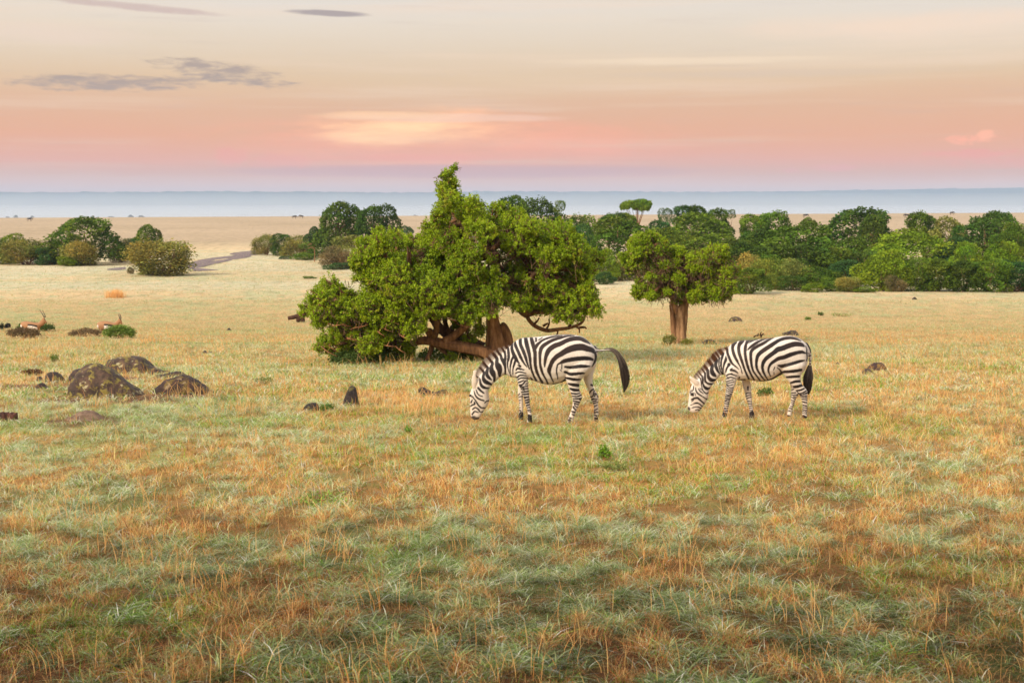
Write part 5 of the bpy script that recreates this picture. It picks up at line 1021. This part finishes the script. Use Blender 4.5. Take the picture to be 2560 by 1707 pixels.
boulder('boulder', 'small flat rock between the flat-topped boulder and the low dark one', [(392, 938), (405, 935), (425, 931), (445, 929), (462, 935), (470, 941)], 943, .22, (.7, .6, .6), seed=44)
boulder('boulder', 'thin dark ridge of rock running right from the flat-topped boulder', [(372, 928), (385, 924), (400, 924), (420, 929), (432, 934)], 936, .16, (.8, .55, .45), seed=45)
boulder('boulder', 'small grey rock pair member left of the largest boulder, rounded top', [(108, 955), (116, 940), (128, 930), (142, 930), (155, 940), (162, 954)], 957, .2, (.9, .9, .95), seed=54)
boulder('boulder', 'smallest bluish grey rock left of the rounded one', [(90, 954), (95, 943), (102, 941), (109, 950)], 955, .12, (.7, .75, .9), seed=64)
boulder('boulder', 'low dark rock half sunk below the two small grey rocks', [(88, 970), (97, 961), (108, 959), (120, 970)], 971, .14, (.6, .45, .4), seed=65)
boulder('standing_stone', 'upright pointed dark stone left of the near zebra', [(856, 1016), (860, 1000), (866, 980), (874, 966), (882, 963), (890, 970), (894, 990), (897, 1018)], 1019, .14, (.55, .55, .7), 'stone', 'dark lichen-covered boulders', seed=74, rough=.12)
boulder('boulder', 'small dark rock in the grass lower left of the upright stone', [(760, 1020), (772, 1010), (782, 1005), (792, 1008), (798, 1020)], 1026, .14, (.45, .45, .4), seed=84)
boulder('boulder', 'flat dark rock lying in grass between upright stone and near zebra', [(1046, 974), (1056, 968), (1070, 974), (1085, 980), (1104, 974), (1116, 974), (1118, 984)], 988, .16, (.6, .55, .55), seed=94)
boulder('boulder', 'grey rock dome beyond the right zebra, left one near the small tree', [(1820, 803), (1828, 794), (1840, 790), (1850, 794), (1856, 802)], 805, .35, (1.1, 1.05, 1.2), seed=104)
boulder('boulder', 'dark greenish rock in the grass just right of the small tree foot', [(1745, 861), (1758, 854), (1770, 849), (1782, 850), (1792, 858)], 862, .3, (.9, 1.1, .8), seed=114)
boulder('boulder', 'dark rock just above the back of the right zebra', [(1956, 834), (1965, 829), (1978, 827), (1990, 829), (1995, 836)], 838, .3, (.6, .55, .6), seed=124)
boulder('boulder', 'purplish rock at the right in the grass', [(2170, 919), (2180, 910), (2192, 907), (2206, 909), (2215, 919)], 925, .25, (1.1, .8, .85), seed=134)
boulder('boulder', 'pale grey rock just left of the purplish one', [(2156, 928), (2162, 922), (2172, 922), (2182, 928)], 936, .18, (1.2, 1.3, 1.2), seed=144)
for i, (px, py, lab) in enumerate([(2093, 911, 'tiny dark stone alone in the grass between right zebra and purplish rock'), (2258, 896, 'tiny dark stone right above the purplish rock'), (512, 882, 'small dark stone on the grass behind the boulders, left of pair'), (528, 883, 'small dark stone on the grass behind the boulders, right of pair'),
        (572, 825, 'thin dark stone on the plain left of the big tree'), (2286, 748, 'tiny dark stone far out on the meadow at right')]):
    boulder('stone', lab, [(px - 6, py), (px - 3, py - 4), (px + 2, py - 5), (px + 7, py)], py + 1, .09, (.5, .5, .5), 'stone', 'small stones in the grass', seed=200 + i)
boulder('earth_mound', 'low brown earth mound below the boulders at the left', [(160, 1050), (180, 1040), (205, 1028), (230, 1030), (255, 1046), (262, 1052)], 1052, .35, (1.5, 1.1, .9), 'mound', 'low mounds', seed=301, m=bumpy('dry_earth', lambda t, ob: t.ramp(t.noise(ob, 12, 6), [(.3, (.10, .06, .04)), (.7, (.26, .17, .11))]), .95, .8))
# cut stump at the left frame edge
G = ground(22, 1052); g = Geo(); k = G.y / FPX
for dx, r, h, s in ((-11, 12, 20, 1), (10, 12, 19, 2)):
    n = 18; th = np.linspace(0, 2 * np.pi, n, endpoint=False); rad = r * k * (1 + .12 * np.sin(th * 5 + s))
    rings = [np.stack([dx * k + rad * f * np.cos(th), rad * f * np.sin(th), np.full(n, z) + (0 if z < .5 * h * k else .012 * np.sin(th * 3 + s))], -1) for f, z in ((1.08, -.08), (1.02, .3 * h * k), (.98, h * k), (.90, h * k * 1.03), (0.02, h * k * .97))]
    V = np.concatenate(rings); i = np.arange(4)[:, None] * n; j = np.arange(n)[None, :]; j2 = (j + 1) % n
    g.add(V, np.stack([i + j, i + j2, i + n + j2, i + n + j], -1).reshape(-1, 4))
tag(obj('stump', g.mesh('stump', M_STUMP), None, G), 'short dark reddish tree stump at the left frame edge', 'stump')
# charred log behind the left end of the big tree
G = ground(742, 806); g = Geo(); k = G.y / FPX
g.tube([(-22 * k, 0, 10 * k), (-5 * k, .1, 13 * k), (8 * k, .1, 18 * k), (16 * k, .1, 21 * k)], [4 * k, 5 * k, 5 * k, 3 * k], 10, 4, (.25, .2, .2), .3)
g.tube([(2 * k, .1, 0), (6 * k, .1, 10 * k), (10 * k, .1, 20 * k), (13 * k, .1, 28 * k)], [5 * k, 7 * k, 8 * k, 3 * k], 10, 4, (.22, .18, .18), .4, seed=2)
g.tube([(16 * k, .1, -.05), (14 * k, .1, 8 * k), (12 * k, .1, 17 * k)], [5 * k, 6 * k, 6 * k], 10, 4, (.22, .18, .18), .4, seed=3)
tag(obj('dead_log', g.mesh('dead_log', M_BARK), None, G), 'dark dead log leaning at the left end of the big tree', 'log')
G = ground(1898, 846); g = Geo(); k = G.y / FPX
for a, b in (((-14, 4), (2, 8)), ((2, 8), (6, 16)), ((2, 7), (14, 10)), ((4, 3), (12, 14)), ((-4, 6), (-1, 13))):
    g.tube([(a[0] * k, 0, a[1] * k), ((a[0] + b[0]) / 2 * k, .05, ((a[1] + b[1]) / 2 + 1) * k), (b[0] * k, 0, b[1] * k)], [2 * k, 1.6 * k, .8 * k], 6, 3, (.3, .26, .26), .3)
tag(obj('dead_branch', g.mesh('dead_branch', M_BARK), None, G), 'small forked dark dead branch on the grass above the right zebra', 'branch')

# ------------------------------------------------------------------ low shrubs and herb clumps
def low_shrub(px, base_y, w_, top_y, colr, label, n=2600, leaf=.05, seed=1, cat='shrub', name='low_shrub', group='low shrubs and herbs in the grass', stems=True, depthk=.8):
    r_ = np.random.default_rng(seed); G = ground(px, base_y); hw = w_ / 2 * G.y / FPX; Y = G.y + hw * depthk * .6; h = max(.06, at(px, top_y, Y).z - float(terrain(G.x, Y)))
    L = [(r_.uniform(-.6, .6) * hw, r_.uniform(-.6, .6) * hw * depthk, h * r_.uniform(.15, .5), hw * r_.uniform(.3, .5), hw * depthk * r_.uniform(.3, .5), h * r_.uniform(.35, .6)) for _ in range(9)]
    L.append((0, 0, h * .3, hw * .7, hw * depthk * .7, h * .68))
    P, d, pk = ell_surface(L, n, r_, -.3); P = P + r_.normal(0, leaf * .6, P.shape) - d * r_.random((len(P), 1)) * leaf * 2
    gz = terrain(P[:, 0] + G.x, P[:, 1] + Y) - float(terrain(G.x, Y)); P[:, 2] = np.maximum(P[:, 2], 0) + gz + .01
    V, T = leaf_cloud(P, leaf, r_, .6); f = (.6 + .8 * fbm(P[:, 0] * 3, P[:, 1] * 3 + P[:, 2] * 3, 3, seed) + r_.normal(0, .15, len(P)))[:, None]
    c = np.array(colr) * f; base = (G.x, Y, float(terrain(G.x, Y))); root = empty(name, base, label, cat, group)
    obj('leaves', mesh_np(name + '_leaves', V, T, M_LEAF, np.tile(np.clip(c, 0, 1), (4, 1)), False), root)
    g = Geo(); r2 = random.Random(seed)
    for k in range(10):
        e = L[r2.randrange(len(L))]; g.tube([(r2.uniform(-.2, .2) * hw, r2.uniform(-.2, .2) * hw, -.03), (e[0] * .5, e[1] * .5, e[2] * .7), (e[0], e[1], e[2])], [.012, .009, .004], 5, 3, (.8, .7, .6), .1)
    obj('stems', g.mesh(name + '_stems', M_BARK), root); return root
GRN, DGR, HBR, SAG = (.15, .23, .03), (.09, .145, .025), (.17, .115, .055), (.20, .25, .12)
low_shrub(78, 828, 104, 806, DGR, 'dark green low shrub hiding the legs of the leftmost gazelle', 3600, .06, 1)
low_shrub(298, 846, 96, 813, GRN, 'green mounded shrub hiding the legs of the right gazelle', 3600, .06, 2)
low_shrub(52, 846, 90, 818, HBR, 'brown dry mound of scrub below the leftmost gazelle', 3000, .05, 3)
low_shrub(205, 842, 100, 822, HBR, 'brownish mound of scrub left of the green mounded shrub', 2600, .05, 4)
low_shrub(18, 822, 18, 808, (.03, .035, .03), 'small dark clump at the left of the leftmost gazelle', 700, .05, 5)
low_shrub(3, 826, 14, 810, (.03, .04, .02), 'small dark clump cut by the left frame edge', 700, .05, 6)
low_shrub(80, 938, 64, 926, (.16, .075, .03), 'rusty brown grass mound left of the grey rocks', 1500, .04, 7, name='grass_mound', cat='mound')
low_shrub(1512, 1150, 34, 1114, (.14, .28, .012), 'bright green leafy weed below the near zebra', 420, .030, 8, name='weed', cat='weed')
low_shrub(1542, 1186, 66, 1158, (.22, .26, .07), 'olive herb clump beside the bright green weed', 420, .030, 9, name='weed', cat='weed')
low_shrub(805, 1262, 150, 1240, (.26, .40, .06), 'yellow-green leafy herb patch in the left foreground', 520, .026, 10, depthk=1.2, name='weed', cat='weed')
low_shrub(1022, 1088, 20, 1066, (.16, .30, .03), 'small fresh green sprig right of the upright stone', 220, .028, 11, name='weed', cat='weed')
low_shrub(818, 1030, 44, 1012, (.12, .22, .04), 'green leafy weed left foot of the upright stone', 700, .030, 12, name='weed', cat='weed')
low_shrub(655, 960, 60, 942, (.14, .20, .05), 'green tuft on the dewy lawn right of the boulders', 300, .032, 13, name='weed', cat='weed')
low_shrub(132, 906, 26, 886, (.12, .19, .03), 'small upright green weed above the boulders, left', 400, .035, 14, name='weed', cat='weed')
low_shrub(2020, 800, 22, 792, GRN, 'small green tuft on the meadow right of centre, left one', 500, .05, 15, name='weed', cat='weed')
low_shrub(2053, 790, 16, 780, DGR, 'small dark green tuft on the meadow right of centre, right one', 500, .05, 16, name='weed', cat='weed')
low_shrub(2110, 792, 50, 783, GRN, 'wide low green patch of leaves on the meadow at right', 260, .05, 17, depthk=2, name='weed', cat='weed')
low_shrub(1914, 990, 44, 972, DGR, 'dark green herb under the belly of the right zebra', 700, .035, 18, name='weed', cat='weed')
low_shrub(1120, 905, 170, 862, (.13, .22, .02), 'bright green undergrowth at the foot of the big tree', 3000, .06, 19, depthk=.6)
low_shrub(900, 912, 190, 872, (.09, .15, .03), 'green undergrowth below the left side of the big tree', 4200, .055, 20, depthk=.5)
low_shrub(1672, 866, 44, 836, (.16, .17, .03), 'yellowish weeds round the foot of the small tree trunk, left', 800, .045, 21)
low_shrub(1716, 866, 40, 846, (.20, .20, .03), 'yellowish weeds round the foot of the small tree trunk, right', 800, .045, 22)
low_shrub(1340, 1610, 150, 1580, (.10, .17, .03), 'dark green leafy clump at the bottom of the picture', 420, .022, 23, name='weed', cat='weed')

# ------------------------------------------------------------------ grass: one sward of single blades
def blades(x, y, h, wd, bend, phi, face, cbase, ctip, segs):
    n = len(x); z = terrain(x, y); dx, dy = np.cos(phi), np.sin(phi); fx, fy = np.cos(face), np.sin(face); Vs = []; Cs = []
    for j in range(segs + 1):
        t_ = j / segs; r = h * bend * t_ * t_; up_ = h * (t_ - .42 * bend * t_ * t_)
        px, py, pz = x + dx * r, y + dy * r, z - .01 + up_; w_ = wd * .5 * (1 - .75 * t_) if j < segs else None
        c = cbase + (ctip - cbase) * t_ ** .7
        if j < segs: Vs += [np.stack([px - fx * w_, py - fy * w_, pz], -1), np.stack([px + fx * w_, py + fy * w_, pz], -1)]; Cs += [c, c]
        else: Vs.append(np.stack([px, py, pz], -1)); Cs.append(c)
    k = np.arange(n); Q = [np.stack([k + 2 * j * n, k + (2 * j + 1) * n, k + (2 * j + 3) * n, k + (2 * j + 2) * n], -1) for j in range(segs - 1)]
    T = np.stack([k + 2 * (segs - 1) * n, k + (2 * segs - 1) * n, k + 2 * segs * n], -1)
    return np.concatenate(Vs), (np.concatenate(Q) if Q else np.zeros((0, 4), int)), T, np.concatenate(Cs)
def sward(n, d0, d1, p, hk, wk, segs, r_):
    d = (d0 ** p + (d1 ** p - d0 ** p) * r_.random(n)) ** (1 / p); x = r_.uniform(-1, 1, n) * (.405 * d + .7)
    # gather into tussocks
    cx = np.round(x / .22) * .22 + hash2(np.round(x / .22), np.round(d / .22), 5) * .16; cy = np.round(d / .22) * .22 + hash2(np.round(x / .22), np.round(d / .22), 6) * .16
    tus = (hash2(np.round(x / .22), np.round(d / .22), 7) > .45) & (r_.random(n) < .6)
    x = np.where(tus, x + (cx - x) * r_.uniform(.3, .9, n), x); d = np.where(tus, d + (cy - d) * r_.uniform(.3, .9, n), d)
    sage, n2, green = zone(x, d); s = sm(sage + r_.normal(0, .05, n), .40, .64)
    far = sm(d, 28, 70); near = (1 - sm(d, 8.5, 16.5))
    tn = np.clip((fbm(x / .15, d / .15, 2, 36) - .5) * 2.3 + .5, 0, 1); u = np.where(d < 30, .62 * tn + .38 * r_.random(n), r_.random(n)); S = u < .27 + .10 * sm(d, 12, 30) + .42 * s                         # arching dewy sage blades
    dens = fbm(x / .26, d / .26, 3, 33); tone = fbm(x / .12 + 7, d / .12, 2, 35)
    keep = ~((r_.random(n) < sm(dens, .52, .34) * .9 * (1 - far)) | (r_.random(n) < bare(x, d) * .93))
    G2 = (r_.random(n) < (.07 + sm(green, .50, .70) * .30) * (1 - .4 * far))
    hn = .35 + 1.4 * fbm(x / .24, d / .24, 3, 34)
    h = np.where(S, r_.uniform(.06, .16, n), r_.uniform(.04, .14, n) * (1 + .7 * (r_.random(n) < .10))) * hn * hk
    bend = np.where(S, r_.uniform(.8, 1.9, n), r_.uniform(.2, 1.5, n))
    wd = np.where(S, 1.15 + .75 * near, .85) * wk * r_.uniform(.6, 1.4, n)
    def C(a, b, f): return np.array(a) * (1 - f) + np.array(b) * f
    f = r_.random((n, 1)); f2 = r_.random((n, 1)); nr_ = near[:, None]
    sageC = C(srgb(140, 168, 96), srgb(236, 240, 204), f ** 1.2); sageN = C(srgb(92, 128, 40), srgb(196, 214, 140), f ** 1.2)
    sageC = sageC * (1 - .75 * nr_) + sageN * .75 * nr_
    dryC = C(srgb(216, 158, 80), srgb(255, 224, 164), f); red = C(srgb(176, 98, 48), srgb(222, 140, 84), f)
    dryC = np.where(f2 < .15 + .18 * nr_, red, dryC); dryC = np.where(f2 > .93, np.array(srgb(110, 70, 48)), dryC)
    md = sm(d, 16, 34)[:, None]; dryC = dryC * (1 - .5 * md) + C(srgb(206, 172, 112), srgb(250, 230, 184), f) * .5 * md
    dew_glint = (r_.random((n, 1)) < .16) ; sageC = np.where(dew_glint, np.array(srgb(236, 242, 222)), sageC)  # glints of dew painted as a very pale blade colour
    grn = C(srgb(84, 130, 24), srgb(160, 198, 60), f)
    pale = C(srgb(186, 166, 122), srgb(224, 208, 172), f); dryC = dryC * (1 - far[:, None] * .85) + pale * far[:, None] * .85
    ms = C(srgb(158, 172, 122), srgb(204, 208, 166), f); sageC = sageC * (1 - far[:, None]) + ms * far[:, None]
    ct = np.where(S[:, None], sageC, dryC); ct = np.where(G2[:, None], grn * (1 - .5 * far[:, None]) + ms * .5 * far[:, None], ct)
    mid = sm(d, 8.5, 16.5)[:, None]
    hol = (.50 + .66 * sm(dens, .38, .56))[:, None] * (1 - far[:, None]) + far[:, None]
    m_ = (r_.uniform(.28, 1.25, n) * (.45 + .8 * tone))[:, None] * (1 - mid) + (r_.uniform(.72, 1.3, n) * (.85 + .35 * tone))[:, None] * mid  # blade highlights and the shade between near stems painted into the tone
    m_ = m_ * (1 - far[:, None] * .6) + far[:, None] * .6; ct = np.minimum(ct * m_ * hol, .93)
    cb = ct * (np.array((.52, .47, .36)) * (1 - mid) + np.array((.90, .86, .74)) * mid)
    k = keep; phi = r_.uniform(0, 6.28, n); face = r_.uniform(0, 6.28, n)
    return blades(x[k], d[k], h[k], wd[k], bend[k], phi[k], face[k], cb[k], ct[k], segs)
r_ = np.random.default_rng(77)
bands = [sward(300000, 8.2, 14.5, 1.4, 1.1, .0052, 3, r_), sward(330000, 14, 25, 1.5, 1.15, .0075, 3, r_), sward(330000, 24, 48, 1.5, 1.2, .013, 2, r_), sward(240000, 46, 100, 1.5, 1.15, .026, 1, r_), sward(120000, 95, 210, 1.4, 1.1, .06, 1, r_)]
# tall straw stalks: mostly leaning single stems in loose groups
n = 6500; d = (8.6 ** 1.3 + (60 ** 1.3 - 8.6 ** 1.3) * r_.random(n)) ** (1 / 1.3); x = r_.uniform(-1, 1, n) * (.405 * d + .5)
cx = r_.uniform(-1, 1, 700); cd = (8.6 ** 1.2 + (50 ** 1.2 - 8.6 ** 1.2) * r_.random(700)) ** (1 / 1.2); pick = r_.integers(0, 700, n); grp = r_.random(n) < .75
d = np.where(grp, cd[pick] + r_.normal(0, .16, n), d); x = np.where(grp, cx[pick] * (.40 * cd[pick]) + r_.normal(0, .16, n), x)
sg, n2, gr = zone(x, d); keep = (r_.random(n) > sm(sg, .50, .66) * .85) & (d > 8.4); x, d = x[keep], d[keep]; n = len(x)
f = r_.random((n, 1)); ct = np.array(srgb(214, 148, 78)) * (1 - f) + np.array(srgb(244, 200, 130)) * f
lean = r_.normal(math.pi * .9, 1.3, n)
bands.append(blades(x, d, r_.uniform(.16, .42, n) * r_.uniform(.7, 1.15, n), .0034 + .00022 * d, r_.uniform(.05, .7, n), lean, r_.uniform(-.5, .5, n), ct * .8, ct, 4))
n = 26000; d = (8.3 ** 1.3 + (24 ** 1.3 - 8.3 ** 1.3) * r_.random(n)) ** (1 / 1.3); x = r_.uniform(-1, 1, n) * (.405 * d + .5); f = r_.random((n, 1))
ct = np.array(srgb(120, 74, 44)) * (1 - f) + np.array(srgb(214, 160, 104)) * f
bands.append(blades(x, d, r_.uniform(.10, .26, n), .0030 + .00012 * d, r_.uniform(1.4, 2.3, n), r_.uniform(0, 6.28, n), r_.uniform(0, 6.28, n), ct * .8, ct, 3))
# a few tufts traced to the photo: stalks left of the near zebra, before the big tree
tf = [(1040, 1040, 60, .62), (1040, 1030, 30, .6), (585, 1030, 40, .5), (1240, 1000, 12, .3), (985, 938, 14, .62), (1010, 930, 10, .55), (1100, 935, 10, .6), (1180, 930, 8, .5), (930, 1000, 30, .4), (520, 990, 24, .45), (470, 985, 20, .4), (1900, 1540, 16, .62), (1730, 1450, 10, .55), (2100, 1400, 14, .5), (600, 1660, 16, .5), (820, 1400, 18, .5), (120, 1300, 18, .45), (700, 1250, 20, .5), (1840, 1180, 14, .4), (288, 744, 160, .8)]
xs = []; ds = []; hs = []
for px, py, c_, hh in tf:
    G = ground(px, py); sp = .26 if c_ < 100 else .28; c_ = int(c_ * .4) if c_ < 100 else c_
    xs.append(G.x + r_.normal(0, sp, c_ * 3)); ds.append(G.y + r_.normal(0, sp, c_ * 3)); hs.append(r_.uniform(.5, 1.05, c_ * 3) * hh)
x = np.concatenate(xs); d = np.concatenate(ds); h = np.concatenate(hs); n = len(x); f = r_.random((n, 1)); ct = np.array(srgb(222, 160, 86)) * (1 - f) + np.array(srgb(250, 212, 150)) * f
bands.append(blades(x, d, h, .0034 + .0002 * d, r_.uniform(.1, 1.0, n), r_.uniform(0, 6.28, n), r_.uniform(-.5, .5, n), ct * .8, ct, 4))
V = []; Q = []; T = []; C = []; o_ = 0
for v_, q_, t_, c_ in bands: V.append(v_); Q.append(q_ + o_); T.append(t_ + o_); C.append(c_); o_ += len(v_)
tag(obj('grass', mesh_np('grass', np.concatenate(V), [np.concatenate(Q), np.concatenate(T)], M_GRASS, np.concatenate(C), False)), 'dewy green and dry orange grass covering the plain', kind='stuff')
